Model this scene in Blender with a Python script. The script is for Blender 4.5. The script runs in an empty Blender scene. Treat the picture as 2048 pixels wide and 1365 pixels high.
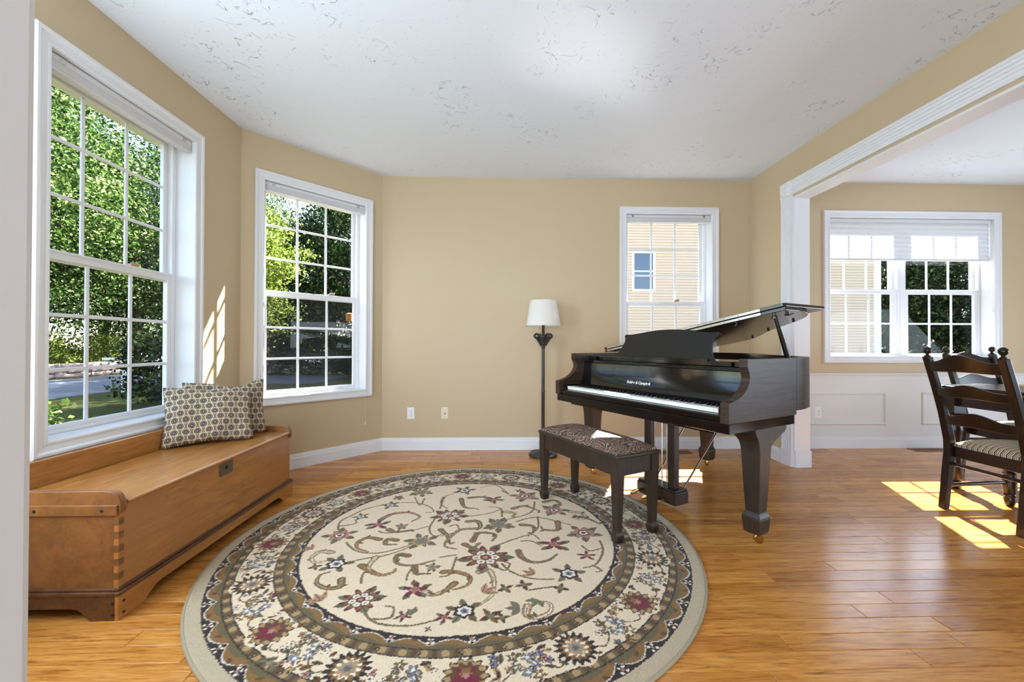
import bpy, bmesh, math, random
import numpy as np
from mathutils import Vector, Matrix, Quaternion

S = bpy.context.scene
COL = S.collection
random.seed(7)
PI = math.pi

# ------------------------------------------------------------------ camera
FPX, YAW, PITCH, ROLL, CAMH = 827.93, .0286, .0071, -.0027, 1.06
cd = bpy.data.cameras.new('camera')
cd.sensor_width = 36.0
cd.lens = FPX / 2048 * 36.0
cd.clip_start = .02
cd.clip_end = 300
cam = bpy.data.objects.new('camera', cd)
COL.objects.link(cam)
cam.matrix_world = (Matrix.Translation((0, 0, CAMH)) @ Matrix.Rotation(-YAW, 4, 'Z') @
                    Matrix.Rotation(PI / 2 + PITCH, 4, 'X') @ Matrix.Rotation(-ROLL, 4, 'Z'))
S.camera = cam

# ------------------------------------------------------------------ world, sun, lamps, exposure
W = bpy.data.worlds.new('sky')
S.world = W
W.use_nodes = True
wn = W.node_tree.nodes
bg = wn['Background']
sky = wn.new('ShaderNodeTexSky')
sky.sky_type = 'NISHITA'
sky.sun_disc = False
SUN_EL = math.radians(40.3)
SUN_DIR = Vector((-.391 * math.cos(SUN_EL), -.9205 * math.cos(SUN_EL), -math.sin(SUN_EL)))   # travel
sky.sun_elevation = SUN_EL
sky.sun_rotation = math.atan2(.391, .9205)
sky.air_density = 1.0
sky.dust_density = 1.0
W.node_tree.links.new(sky.outputs[0], bg.inputs[0])
bg.inputs[1].default_value = SKY_STRENGTH = .85

ld = bpy.data.lights.new('sun', 'SUN')
ld.energy = 50.0
ld.angle = math.radians(.53)
ld.color = (1, .98, .97)
sun = bpy.data.objects.new('sun', ld)
COL.objects.link(sun)
sun.rotation_euler = SUN_DIR.to_track_quat('-Z', 'Y').to_euler()


def area(name, loc, target, sx, sy, power, col=(1, 1, 1), portal=False, spread=PI):
    l = bpy.data.lights.new(name, 'AREA')
    l.shape = 'RECTANGLE'
    l.size, l.size_y = sx, sy
    l.energy = power
    l.color = col
    l.spread = spread
    if portal:
        l.cycles.is_portal = True
    o = bpy.data.objects.new(name, l)
    COL.objects.link(o)
    o.location = loc
    d = Vector(target) - Vector(loc)
    o.rotation_euler = d.to_track_quat('-Z', 'Y').to_euler()
    return o


area('hall_fill_light', (-.55, -2.2, 1.05), (.7, 3, 2.3), 2.6, 1.7, 138, (.69, .84, 1))  # added fill from behind the camera, no window stands there
area('bay_fill_light', (-1.9, 1.22, 1.5), (1.0, 2.5, 1.5), .88, 1.75, 60, (.70, .85, 1))  # fill added out of view in the bay to lift walls and ceiling
area('dining_side_fill_light', (6.05, 1.6, .95), (2.5, 2.3, 1.6), 2.6, 1.4, 95, (.69, .84, 1))  # added side fill for the dining room, its source is unseen

S.view_settings.view_transform = 'Standard'
S.view_settings.look = 'None'
S.view_settings.exposure = 0.07
S.view_settings.gamma = 1.0
S.view_settings.use_curve_mapping = False
try:
    S.cycles.max_bounces = 10
    S.cycles.diffuse_bounces = 5
    S.cycles.glossy_bounces = 4
    S.cycles.transparent_max_bounces = 16
    S.cycles.sample_clamp_indirect = 60.0
    S.cycles.blur_glossy = .05
except Exception:
    pass

# ------------------------------------------------------------------ helpers


def lin(r, g, b):
    f = lambda c: (c / 255 / 12.92) if c / 255 <= .04045 else ((c / 255 + .055) / 1.055) ** 2.4
    return (f(r), f(g), f(b), 1)


class MB:
    def __init__(self):
        self.v = []
        self.f = []

    def add(self, vs, fs, M=None):
        n = len(self.v)
        if M is not None:
            vs = [tuple(M @ Vector(p)) for p in vs]
        self.v += [tuple(p) for p in vs]
        self.f += [tuple(i + n for i in q) for q in fs]
        return self

    def box(self, x0, x1, y0, y1, z0, z1, M=None):
        x0, x1 = min(x0, x1), max(x0, x1)
        y0, y1 = min(y0, y1), max(y0, y1)
        z0, z1 = min(z0, z1), max(z0, z1)
        vs = [(x0, y0, z0), (x1, y0, z0), (x1, y1, z0), (x0, y1, z0), (x0, y0, z1), (x1, y0, z1), (x1, y1, z1), (x0, y1, z1)]
        return self.add(vs, [(3, 2, 1, 0), (4, 5, 6, 7), (0, 1, 5, 4), (1, 2, 6, 5), (2, 3, 7, 6), (3, 0, 4, 7)], M)

    def prism(self, poly, axis, a0, a1, M=None):
        m = {'x': lambda a, p: (a, p[0], p[1]), 'y': lambda a, p: (p[0], a, p[1]), 'z': lambda a, p: (p[0], p[1], a)}[axis]
        n = len(poly)
        vs = [m(a0, p) for p in poly] + [m(a1, p) for p in poly]
        fs = [tuple(range(n))[::-1], tuple(range(n, 2 * n))] + [(i, (i + 1) % n, n + (i + 1) % n, n + i) for i in range(n)]
        return self.add(vs, fs, M)

    def loft(self, rings, caps=True, closed=True, M=None):
        n = len(rings[0])
        vs = [p for r in rings for p in r]
        fs = []
        for k in range(len(rings) - 1):
            for i in range(n if closed else n - 1):
                j = (i + 1) % n
                fs.append((k * n + i, k * n + j, (k + 1) * n + j, (k + 1) * n + i))
        if caps:
            fs.append(tuple(range(n))[::-1])
            fs.append(tuple(range((len(rings) - 1) * n, len(rings) * n)))
        return self.add(vs, fs, M)

    def lathe(self, prof, n=20, c=(0, 0, 0), M=None, caps=True):
        rings = [[(c[0] + r * math.cos(2 * PI * i / n), c[1] + r * math.sin(2 * PI * i / n), c[2] + z) for i in range(n)] for r, z in prof]
        return self.loft(rings, caps, True, M)

    def tube(self, pts, rad, n=8, M=None):
        pts = [Vector(p) for p in pts]
        if not hasattr(rad, '__len__'):
            rad = [rad] * len(pts)
        rings = []
        up = None
        for i, p in enumerate(pts):
            t = (pts[min(i + 1, len(pts) - 1)] - pts[max(i - 1, 0)]).normalized()
            if up is None:
                up = t.orthogonal().normalized()
            up = (up - t * up.dot(t)).normalized()
            s = t.cross(up)
            rings.append([tuple(p + (up * math.cos(2 * PI * k / n) + s * math.sin(2 * PI * k / n)) * rad[i]) for k in range(n)])
        return self.loft(rings, True, True, M)

    def sqloft(self, secs, M=None):
        """square sections (z, half x, half y[, cx, cy])"""
        rings = []
        for s in secs:
            z, a, b = s[:3]
            cx, cy = (s[3], s[4]) if len(s) > 3 else (0, 0)
            rings.append([(cx - a, cy - b, z), (cx + a, cy - b, z), (cx + a, cy + b, z), (cx - a, cy + b, z)])
        return self.loft(rings, True, True, M)

    def build(self, name, mat=None, parent=None, smooth=None, bevel=0, seg=2):
        me = bpy.data.meshes.new(name)
        me.from_pydata(self.v, [], self.f)
        bm = bmesh.new()
        bm.from_mesh(me)
        bmesh.ops.recalc_face_normals(bm, faces=bm.faces)
        bm.to_mesh(me)
        bm.free()
        if smooth is not None:
            me.polygons.foreach_set('use_smooth', [True] * len(me.polygons))
            me.set_sharp_from_angle(angle=math.radians(smooth))
        if mat:
            me.materials.append(mat)
        o = bpy.data.objects.new(name, me)
        COL.objects.link(o)
        if parent:
            o.parent = parent
        if bevel:
            b = o.modifiers.new('edge', 'BEVEL')
            b.width = bevel
            b.segments = seg
            b.limit_method = 'ANGLE'
            b.angle_limit = math.radians(40)
        return o


def empty(name, loc=(0, 0, 0), rz=0):
    o = bpy.data.objects.new(name, None)
    o.empty_display_size = .05
    o.location = loc
    o.rotation_euler = (0, 0, rz)
    COL.objects.link(o)
    return o


def thing(name, label, cat, loc=(0, 0, 0), rz=0, group=None):
    o = empty(name, loc, rz)
    return tag(o, label, cat, group)


def tag(o, label, cat, group=None):
    o['label'] = label
    o['category'] = cat
    if group:
        o['group'] = group
    return o


def struct(o):
    o['kind'] = 'structure'
    return o


def stuff(o):
    o['kind'] = 'stuff'
    return o


def catmull(P, n=6, closed=False):
    P = [Vector(p) for p in P]
    out = []
    N = len(P)
    for i in range(N if closed else N - 1):
        p0 = P[(i - 1) % N] if closed else P[max(i - 1, 0)]
        p1 = P[i]
        p2 = P[(i + 1) % N]
        p3 = P[(i + 2) % N] if closed else P[min(i + 2, N - 1)]
        for k in range(n):
            t = k / n
            out.append(.5 * ((2 * p1) + (p2 - p0) * t + (2 * p0 - 5 * p1 + 4 * p2 - p3) * t * t + (3 * p1 - p0 - 3 * p2 + p3) * t ** 3))
    if not closed:
        out.append(P[-1])
    return [tuple(p) for p in out]


# ------------------------------------------------------------------ materials


def mat(name, col=(.5, .5, .5, 1), rough=.5, metal=0, spec=.5):
    m = bpy.data.materials.new(name)
    m.use_nodes = True
    p = m.node_tree.nodes['Principled BSDF']
    p.inputs['Base Color'].default_value = col
    p.inputs['Roughness'].default_value = rough
    p.inputs['Metallic'].default_value = metal
    p.inputs['Specular IOR Level'].default_value = spec
    return m


def N(m, t, **kw):
    n = m.node_tree.nodes.new(t)
    for k, v in kw.items():
        if k in n.inputs:
            n.inputs[k].default_value = v
        else:
            setattr(n, k, v)
    return n


def L(m, a, b):
    m.node_tree.links.new(a, b)


def P(m):
    return m.node_tree.nodes['Principled BSDF']


def ramp(m, fac, stops, interp='LINEAR'):
    r = N(m, 'ShaderNodeValToRGB')
    r.color_ramp.interpolation = interp
    el = r.color_ramp.elements
    while len(el) < len(stops):
        el.new(.5)
    for e, (p, c) in zip(el, stops):
        e.position = p
        e.color = c
    L(m, fac, r.inputs[0])
    return r.outputs[0]


def mixc(m, fac, a, b, mode='MIX'):
    n = N(m, 'ShaderNodeMix', data_type='RGBA', blend_type=mode)
    for s, v in ((n.inputs[0], fac), (n.inputs[6], a), (n.inputs[7], b)):
        if hasattr(v, 'links'):
            L(m, v, s)
        else:
            s.default_value = v
    return n.outputs[2]


def math_(m, op, a, b=None):
    n = N(m, 'ShaderNodeMath', operation=op)
    for s, v in zip(n.inputs, (a, b)):
        if v is None:
            continue
        if hasattr(v, 'links'):
            L(m, v, s)
        else:
            s.default_value = v
    return n.outputs[0]


def coords(m, kind='Object', scale=(1, 1, 1), rot=(0, 0, 0)):
    t = N(m, 'ShaderNodeTexCoord')
    mp = N(m, 'ShaderNodeMapping')
    mp.inputs['Scale'].default_value = scale
    mp.inputs['Rotation'].default_value = rot
    L(m, t.outputs[kind], mp.inputs[0])
    return mp.outputs[0]


def noise(m, vec, scale=5, detail=4, rough=.55, dist=0):
    n = N(m, 'ShaderNodeTexNoise')
    n.inputs['Scale'].default_value = scale
    n.inputs['Detail'].default_value = detail
    n.inputs['Roughness'].default_value = rough
    n.inputs['Distortion'].default_value = dist
    if vec is not None:
        L(m, vec, n.inputs['Vector'])
    return n


def bump(m, height, strength=.2, dist=.01):
    b = N(m, 'ShaderNodeBump')
    b.inputs['Strength'].default_value = strength
    b.inputs['Distance'].default_value = dist
    L(m, height, b.inputs['Height'])
    L(m, b.outputs[0], P(m).inputs['Normal'])
    return b


def wood(name, dark, light, rough, stretch, scale=1.0, bumps=.05, worn=None, coat=0):
    m = mat(name, light, rough)
    v = coords(m, 'Object', stretch)
    n1 = noise(m, v, 3 * scale, 6, .6, .6)
    n2 = noise(m, v, 16 * scale, 3, .6, .2)
    f = math_(m, 'ADD', math_(m, 'MULTIPLY', n1.outputs[0], .7), math_(m, 'MULTIPLY', n2.outputs[0], .3))
    c = ramp(m, f, [(.3, dark), (.68, light)])
    if worn:
        v2 = coords(m, 'Object')
        n3 = noise(m, v2, 2.2, 3, .5)
        c = mixc(m, ramp(m, n3.outputs[0], [(.42, (0, 0, 0, 1)), (.7, (1, 1, 1, 1))]), c, worn)
    L(m, c, P(m).inputs['Base Color'])
    P(m).inputs['Coat Weight'].default_value = coat
    P(m).inputs['Coat Roughness'].default_value = .12
    if bumps:
        bump(m, n2.outputs[0], bumps, .004)
    return m


M = {}
# wall paint: tan eggshell with a faint roller texture
m = M['wall'] = mat('tan_wall_paint', lin(198, 179, 146), .42, 0, .35)
bump(m, noise(m, coords(m), 260, 2, .5).outputs[0], .06, .002)
m = M['trim'] = mat('white_trim_paint', lin(226, 227, 230), .34, 0, .45)
bump(m, noise(m, coords(m, 'Object', (1, 1, 1)), 30, 2).outputs[0], .02, .002)
m = M['wainscot'] = mat('white_wainscot_paint', lin(222, 222, 222), .4, 0, .4)
bump(m, noise(m, coords(m), 60, 2).outputs[0], .03, .002)
m = M['vinyl'] = mat('white_vinyl', lin(232, 233, 236), .3)
# ceiling: knocked-down plaster
m = M['ceiling'] = mat('textured_white_ceiling', lin(223, 229, 237), .8, 0, .2)
cv = coords(m)
n1 = noise(m, cv, 7.5, 2, .5, 1.6)
n2 = noise(m, cv, 3.1, 2, .5)
n3 = noise(m, cv, 19, 2, .5)
dl = math_(m, 'ABSOLUTE', math_(m, 'SUBTRACT', n1.outputs[0], .5))
ridge = ramp(m, dl, [(0, (1, 1, 1, 1)), (.013, (0, 0, 0, 1))])
msk = math_(m, 'MULTIPLY', ramp(m, n2.outputs[0], [(.53, (0, 0, 0, 1)), (.62, (1, 1, 1, 1))]), ramp(m, n3.outputs[0], [(.50, (0, 0, 0, 1)), (.60, (1, 1, 1, 1))]))
sp_ = ramp(m, noise(m, cv, 60, 2, .6).outputs[0], [(.70, (0, 0, 0, 1)), (.74, (1, 1, 1, 1))])
ht = math_(m, 'ADD', math_(m, 'MULTIPLY', ridge, msk), math_(m, 'MULTIPLY', sp_, .5))
bump(m, ht, .9, .010)
# oak strip floor: each plank carries its own tone
m = M['oak'] = mat('oak_strip_floor', lin(200, 150, 92), .2, 0, .3)
at = N(m, 'ShaderNodeAttribute', attribute_name='tone')
v = coords(m, 'Object', (1.3, 16, 1))
ad = N(m, 'ShaderNodeVectorMath', operation='ADD')
L(m, v, ad.inputs[0])
cmb = N(m, 'ShaderNodeCombineXYZ')
L(m, math_(m, 'MULTIPLY', at.outputs['Fac'], 37.0), cmb.inputs[0])
L(m, math_(m, 'MULTIPLY', at.outputs['Fac'], 91.0), cmb.inputs[2])
L(m, cmb.outputs[0], ad.inputs[1])
g1 = noise(m, ad.outputs[0], 2.2, 5, .62, 1.6)
g2 = noise(m, ad.outputs[0], 11, 4, .6, .5)
gr = math_(m, 'ADD', math_(m, 'MULTIPLY', g1.outputs[0], .6), math_(m, 'MULTIPLY', g2.outputs[0], .4))
base = ramp(m, gr, [(.34, lin(140, 86, 36)), (.47, lin(196, 136, 68)), (.66, lin(224, 168, 94))])
tint = ramp(m, at.outputs['Fac'], [(0, lin(220, 204, 182)), (.5, lin(238, 226, 208)), (1, lin(255, 250, 238))])
L(m, mixc(m, 1.0, base, tint, 'MULTIPLY'), P(m).inputs['Base Color'])
bump(m, g2.outputs[0], .05, .003)
M['subfloor'] = mat('dark_joint', lin(92, 58, 30), .7)
# woods
M['chest'] = wood('honey_brown_chest_wood', lin(132, 86, 40), lin(196, 134, 68), .24, (9, 1.0, 9), 1.2, .04, lin(164, 108, 54))
M['chest_end'] = wood('honey_brown_end_wood', lin(102, 64, 32), lin(148, 95, 49), .36, (3, 9, 3), 1.2, .04)
M['chest_dark'] = wood('dark_worn_chest_wood', lin(62, 38, 22), lin(112, 72, 42), .4, (6, 1.5, 6), 1.2, .05)
M['dovetail'] = wood('dovetail_end_grain', lin(92, 58, 29), lin(140, 92, 48), .42, (6, 6, 6), 1.2, .03)
m = M['ebony'] = wood('satin_black_piano_finish', lin(9, 8, 8), lin(22, 19, 17), .07, (1.2, 1.2, 26), 1.6, .03)
P(m).inputs['Specular IOR Level'].default_value = .6
M['ebony_face'] = mat('polished_black_fallboard', lin(12, 11, 11), .09, 0, .65)
M['ebony_lid'] = mat('polished_black_lid', lin(14, 13, 12), .15, 0, 1.0)
m = M['ebony_side'] = wood('glare_tinted_piano_side', lin(16, 12, 9), lin(74, 55, 39), .38, (.9, .9, 13), 1.5, .05)  # black finish with grain; brownish glare is worked into the grain colour
P(m).inputs['Specular IOR Level'].default_value = .3
M['desk_black'] = mat('matte_black_lacquer', lin(20, 20, 20), .42)
m = M['espresso'] = wood('espresso_stained_wood', lin(28, 20, 14), lin(58, 43, 32), .36, (5, 5, 1.2), 1.2, .03)
m = M['dinwood'] = wood('dark_dining_wood', lin(18, 12, 9), lin(42, 28, 20), .26, (5, 5, 1.2), 1.2, .03)
M['brass'] = mat('brass', lin(190, 160, 96), .25, 1)
M['steel'] = mat('polished_steel', lin(206, 206, 204), .22, 1)
M['steel_dark'] = mat('dark_steel', lin(92, 90, 88), .3, 1)
M['bronze'] = wood('dark_bronze_metal', lin(26, 24, 22), lin(60, 58, 54), .36, (8, 8, 2), 1, .05)
M['iron'] = mat('gold_painted_iron', lin(170, 132, 66), .35, .6)
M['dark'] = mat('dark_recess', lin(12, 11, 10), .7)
M['ivory'] = mat('white_key_plastic', lin(236, 235, 228), .2)
M['key_black'] = mat('black_key_plastic', lin(12, 12, 12), .25)
M['letter'] = mat('pale_lettering', lin(226, 226, 222), .5)
M['plate_white'] = mat('white_plastic', lin(238, 238, 238), .35)
M['plate_cream'] = mat('cream_plastic', lin(228, 218, 190), .35)
M['slot'] = mat('dark_slot', lin(40, 36, 34), .6)
M['lock'] = mat('dull_pewter', lin(112, 100, 86), .42, .8)
M['latch'] = mat('tan_latch', lin(178, 150, 120), .45)
M['blind'] = mat('white_blind_fabric', lin(214, 214, 216), .7)
M['register'] = wood('brown_register_wood', lin(96, 56, 26), lin(150, 96, 50), .4, (2, 10, 2), 1, .03)


def translucent(name, col, fac, col2=None):
    m = bpy.data.materials.new(name)
    m.use_nodes = True
    nt = m.node_tree
    nt.nodes.remove(P(m))
    out = nt.nodes['Material Output']
    d = N(m, 'ShaderNodeBsdfDiffuse')
    t = N(m, 'ShaderNodeBsdfTranslucent')
    d.inputs[0].default_value = col
    t.inputs[0].default_value = col2 or col
    mx = N(m, 'ShaderNodeMixShader')
    mx.inputs[0].default_value = fac
    L(m, d.outputs[0], mx.inputs[1])
    L(m, t.outputs[0], mx.inputs[2])
    L(m, mx.outputs[0], out.inputs[0])
    return m, d, t


M['shade'] = translucent('white_cellular_fabric', lin(234, 234, 236), .25)[0]
M['lampshade'] = translucent('white_linen_lampshade', lin(250, 248, 243), .45)[0]


def leafmat(name, stops):
    m, d, t = translucent(name, (0, .2, 0, 1), .38)
    gi = N(m, 'ShaderNodeNewGeometry')
    c = ramp(m, gi.outputs['Random Per Island'], stops)
    L(m, c, d.inputs[0])
    L(m, c, t.inputs[0])
    return m


M['leaf_bright'] = leafmat('bright_green_leaves', [(0, lin(17, 31, 12)), (.4, lin(50, 75, 29)), (.75, lin(101, 126, 60)), (1, lin(176, 190, 130))])  # wide stops put sun highlights and dark gaps into the leaf colour
M['leaf_mid'] = leafmat('mid_green_leaves', [(0, lin(15, 26, 12)), (.5, lin(43, 64, 29)), (.85, lin(97, 117, 60)), (1, lin(156, 170, 112))])
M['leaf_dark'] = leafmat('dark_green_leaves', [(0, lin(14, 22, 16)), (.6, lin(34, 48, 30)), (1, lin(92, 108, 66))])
M['leaf_gold'] = leafmat('yellow_green_leaves', [(0, lin(48, 66, 24)), (.5, lin(106, 124, 48)), (1, lin(186, 194, 104))])
M['bark'] = wood('bark', lin(50, 38, 28), lin(92, 74, 58), .9, (6, 6, 1), 1.2, .3)

# window glass: clear pane, mirror-like only by its Fresnel share
m = M['glass'] = bpy.data.materials.new('window_glass')
m.use_nodes = True
m.node_tree.nodes.remove(P(m))
tr = N(m, 'ShaderNodeBsdfTransparent')
tr.inputs[0].default_value = (.97, .98, .98, 1)
gl = N(m, 'ShaderNodeBsdfGlossy')
gl.inputs['Roughness'].default_value = .0
lw = N(m, 'ShaderNodeLayerWeight')
lw.inputs[0].default_value = .5
mx = N(m, 'ShaderNodeMixShader')
sch = math_(m, 'ADD', math_(m, 'MULTIPLY', math_(m, 'POWER', lw.outputs['Facing'], 5.0), .5), .008)     # Schlick, same from both faces
L(m, sch, mx.inputs[0])
L(m, tr.outputs[0], mx.inputs[1])
L(m, gl.outputs[0], mx.inputs[2])
L(m, mx.outputs[0], m.node_tree.nodes['Material Output'].inputs[0])
# insect screen: fine grey mesh
m = M['screen'] = bpy.data.materials.new('insect_screen_mesh')
m.use_nodes = True
m.node_tree.nodes.remove(P(m))
tr = N(m, 'ShaderNodeBsdfTransparent')
df = N(m, 'ShaderNodeBsdfDiffuse')
df.inputs[0].default_value = lin(60, 60, 60)
mx = N(m, 'ShaderNodeMixShader')
mx.inputs[0].default_value = .34
L(m, tr.outputs[0], mx.inputs[1])
L(m, df.outputs[0], mx.inputs[2])
L(m, mx.outputs[0], m.node_tree.nodes['Material Output'].inputs[0])

# ------------------------------------------------------------------ room plan (metres; camera stands at the origin)
XL, C1Y, C2X, YB, XR, H = -2.0185, 3.2706, -1.1744, 4.159, 2.5408, 2.7356
C1, C2 = Vector((XL, C1Y, 0)), Vector((C2X, YB, 0))
DD = (C2 - C1).normalized()
DL = (C2 - C1).length


class Frame:
    """x runs along the wall (left to right seen from inside), y points out of the room"""

    def __init__(self, p0, d):
        self.p0 = Vector(p0)
        self.rz = math.atan2(d[1], d[0])
        self.M = Matrix.Translation(self.p0) @ Matrix.Rotation(self.rz, 4, 'Z')


def wall(name, fr, length, thick, holes, z1=H, x0=0.0, mat_=None):
    xs = sorted({x0, length} | {h[0] for h in holes} | {h[1] for h in holes})
    zs = sorted({0.0, z1} | {h[2] for h in holes} | {h[3] for h in holes})
    mb = MB()
    for a, b in zip(xs, xs[1:]):
        for c, d in zip(zs, zs[1:]):
            xm, zm = (a + b) / 2, (c + d) / 2
            if any(h[0] < xm < h[1] and h[2] < zm < h[3] for h in holes):
                continue
            mb.box(a, b, 0, thick, c, d)
    o = mb.build(name, mat_ or M['wall'])
    o.location = fr.p0
    o.rotation_euler = (0, 0, fr.rz)
    return struct(o)


F_LEFT = Frame((XL, -3.0, 0), (0, 1))
F_DIAG = Frame(C1, DD)
F_BACK = Frame((C2X, YB, 0), (1, 0))
F_RIGHT = Frame((XR, YB, 0), (0, -1))
F_FRONT = Frame((XR, .775, 0), (-1, 0))
ZO0, ZO1, WO = .622, 2.385, .876        # window opening: sill, head, width
W1X, W2X, W3X, W4X = 3.0 + 1.9, .165, 1.277 - C2X, 3.385 - C2X
W4W, W4Z0, W4Z1 = 1.745, .945, 2.372
E_ = .012
TW = .17
wall('wall_left', F_LEFT, 3.0 + C1Y + .1, TW, [(W1X - E_, W1X + WO + E_, ZO0 - E_, ZO1 + E_)])
wall('wall_bay', F_DIAG, DL, TW, [(W2X - E_, W2X + WO + E_, ZO0 - E_, ZO1 + E_)])
wall('wall_back', F_BACK, 6.3 - C2X, TW, [(W3X - E_, W3X + WO + E_, ZO0 - E_, ZO1 + E_), (W4X - E_, W4X + W4W + E_, W4Z0 - E_, W4Z1 + E_)], x0=-.1)
OPEN_T0, OPEN_T1, OPEN_Z = YB - 3.518, YB - .98, 2.345
wall('wall_right', F_RIGHT, YB + 3.0, .115, [(OPEN_T0, OPEN_T1, 0, OPEN_Z)])
wall('wall_front', F_FRONT, XR - XL, .155, [(.12, XR + .88, 0, 2.62)])
wall('wall_hall', Frame((6.3, -3.0, 0), (-1, 0)), 6.3 - XL + .1, .1, [])
wall('wall_dining', Frame((6.3, YB, 0), (0, -1)), YB + 3.0, .1, [])
mb = MB().box(XL - .2, 6.4, -3.1, C1Y - .05, H, H + .12)
mb.prism([(XL - .2, C1Y - .05), (6.4, C1Y - .05), (6.4, YB + .2), (C2X - .12, YB + .2), (XL - .2, C1Y + .05)], 'z', H, H + .12)
struct(mb.build('ceiling', M['ceiling']))
# upper storey and eaves of the house (they shade the bay)
mb = MB().prism([(XL - .42, -3.1), (6.6, -3.1), (6.6, YB + .42), (C2X - .22, YB + .42), (XL - .42, C1Y + .18)], 'z', H + .13, H + .3)
mb.prism([(XL - .15, -3.1), (6.4, -3.1), (6.4, YB + .15), (C2X - .08, YB + .15), (XL - .15, C1Y + .08)], 'z', H + .3, H + 3.0)
struct(mb.build('roof', M['trim']))

# ------------------------------------------------------------------ floor planks
fl = struct(MB().box(XL - .1, 6.3, -3.05, YB + .1, -.12, -.006).build('floor', M['subfloor']))
RUG_C, RUG_R = (-.20, 2.30), 1.215


def project(p):
    x, y, z = p[0], p[1], p[2] - CAMH
    c, s = math.cos(YAW), math.sin(YAW)
    x, y = x * c - y * s, x * s + y * c
    c, s = math.cos(PITCH), math.sin(PITCH)
    y, z = y * c + z * s, -y * s + z * c
    if y < .05:
        return None
    return 1024 + FPX * x / y, 682.5 - FPX * z / y


PW = .0826
planks = []
rr = random.Random(11)
y = YB + .06
while y > -2.9:
    x = XL - .08 - rr.random() * .8
    while x < 6.25:
        ln = rr.uniform(.42, 1.35)
        planks.append((max(x, XL - .08), min(x + ln, 6.28), y - PW, y, rr.random()))
        x += ln
    y -= PW
planks = [p for p in planks if p[1] - p[0] > .02]


def plank_geo(p):
    x0, x1, y0, y1, t = p
    g = .0006
    b = .0016
    x0 += g; x1 -= g; y0 += g; y1 -= g
    zt = 0.0
    vs = [(x0, y0, -.006), (x1, y0, -.006), (x1, y1, -.006), (x0, y1, -.006),
          (x0, y0, zt - b), (x1, y0, zt - b), (x1, y1, zt - b), (x0, y1, zt - b),
          (x0 + b, y0 + b, zt), (x1 - b, y0 + b, zt), (x1 - b, y1 - b, zt), (x0 + b, y1 - b, zt)]
    fs = [(8, 9, 10, 11)]
    for i in range(4):
        j = (i + 1) % 4
        fs += [(i, j, 4 + j, 4 + i), (4 + i, 4 + j, 8 + j, 8 + i)]
    return vs, fs


def plank_area(p):
    x0, x1, y0, y1, _ = p
    if y0 < .9:
        return 0
    if all(math.hypot(a - RUG_C[0], b - RUG_C[1]) < RUG_R - .03 for a in (x0, x1) for b in (y0, y1)):
        return 0
    n = 0
    K = 12
    for i in range(K):
        a = x0 + (x1 - x0) * (i + .5) / K
        q = project((a, (y0 + y1) / 2, 0))
        if q and -5 < q[0] < 2053 and q[1] < 1372 and math.hypot(a - RUG_C[0], (y0 + y1) / 2 - RUG_C[1]) > RUG_R - .01:
            n += 1
    d = (y0 + y1) / 2
    return n / K * (x1 - x0) * PW / d ** 3


def mesh_planks(name, lst):
    vs, fs, tn = [], [], []
    for p in lst:
        v_, f_ = plank_geo(p)
        n = len(vs)
        vs += v_
        fs += [tuple(i + n for i in q) for q in f_]
        tn += [p[4]] * len(v_)
    me = bpy.data.meshes.new(name)
    me.from_pydata(vs, [], fs)
    a = me.attributes.new('tone', 'FLOAT', 'POINT')
    a.data.foreach_set('value', tn)
    me.materials.append(M['oak'])
    o = bpy.data.objects.new(name, me)
    COL.objects.link(o)
    o.parent = fl
    return o


order = sorted(planks, key=plank_area, reverse=True)
vis = [p for p in order if plank_area(p) > 0][:300]
vs_ = set(map(id, vis))
for p in vis:
    mesh_planks('plank', [p])
rest = [p for p in planks if id(p) not in vs_]
stuff(mesh_planks('plank_field', rest))

# ------------------------------------------------------------------ windows


def pic_frame(mb, x0, x1, z0, z1, prof):
    """sweep a profile (offset outwards, y) round a rectangle"""
    rings = []
    for sx, sz, cx, cz in ((-1, -1, x0, z0), (1, -1, x1, z0), (1, 1, x1, z1), (-1, 1, x0, z1)):
        rings.append([(cx + sx * o, yy, cz + sz * o) for o, yy in prof])
    rings.append(rings[0])
    n = len(prof)
    vs = [p for r in rings[:4] for p in r]
    fs = []
    for k in range(4):
        for i in range(n):
            j = (i + 1) % n
            fs.append((k * n + i, k * n + j, ((k + 1) % 4) * n + j, ((k + 1) % 4) * n + i))
    mb.add(vs, fs)


CASING = [(0, 0), (0, -.012), (.006, -.016), (.014, -.016), (.018, -.0125), (.044, -.0165), (.050, -.0215), (.055, -.0235), (.066, -.0235), (.070, -.019), (.070, 0)]


def bars(parent, name, lst, m):
    for b in lst:
        MB().box(*b).build(name, m, parent, bevel=.003, seg=1)


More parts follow.
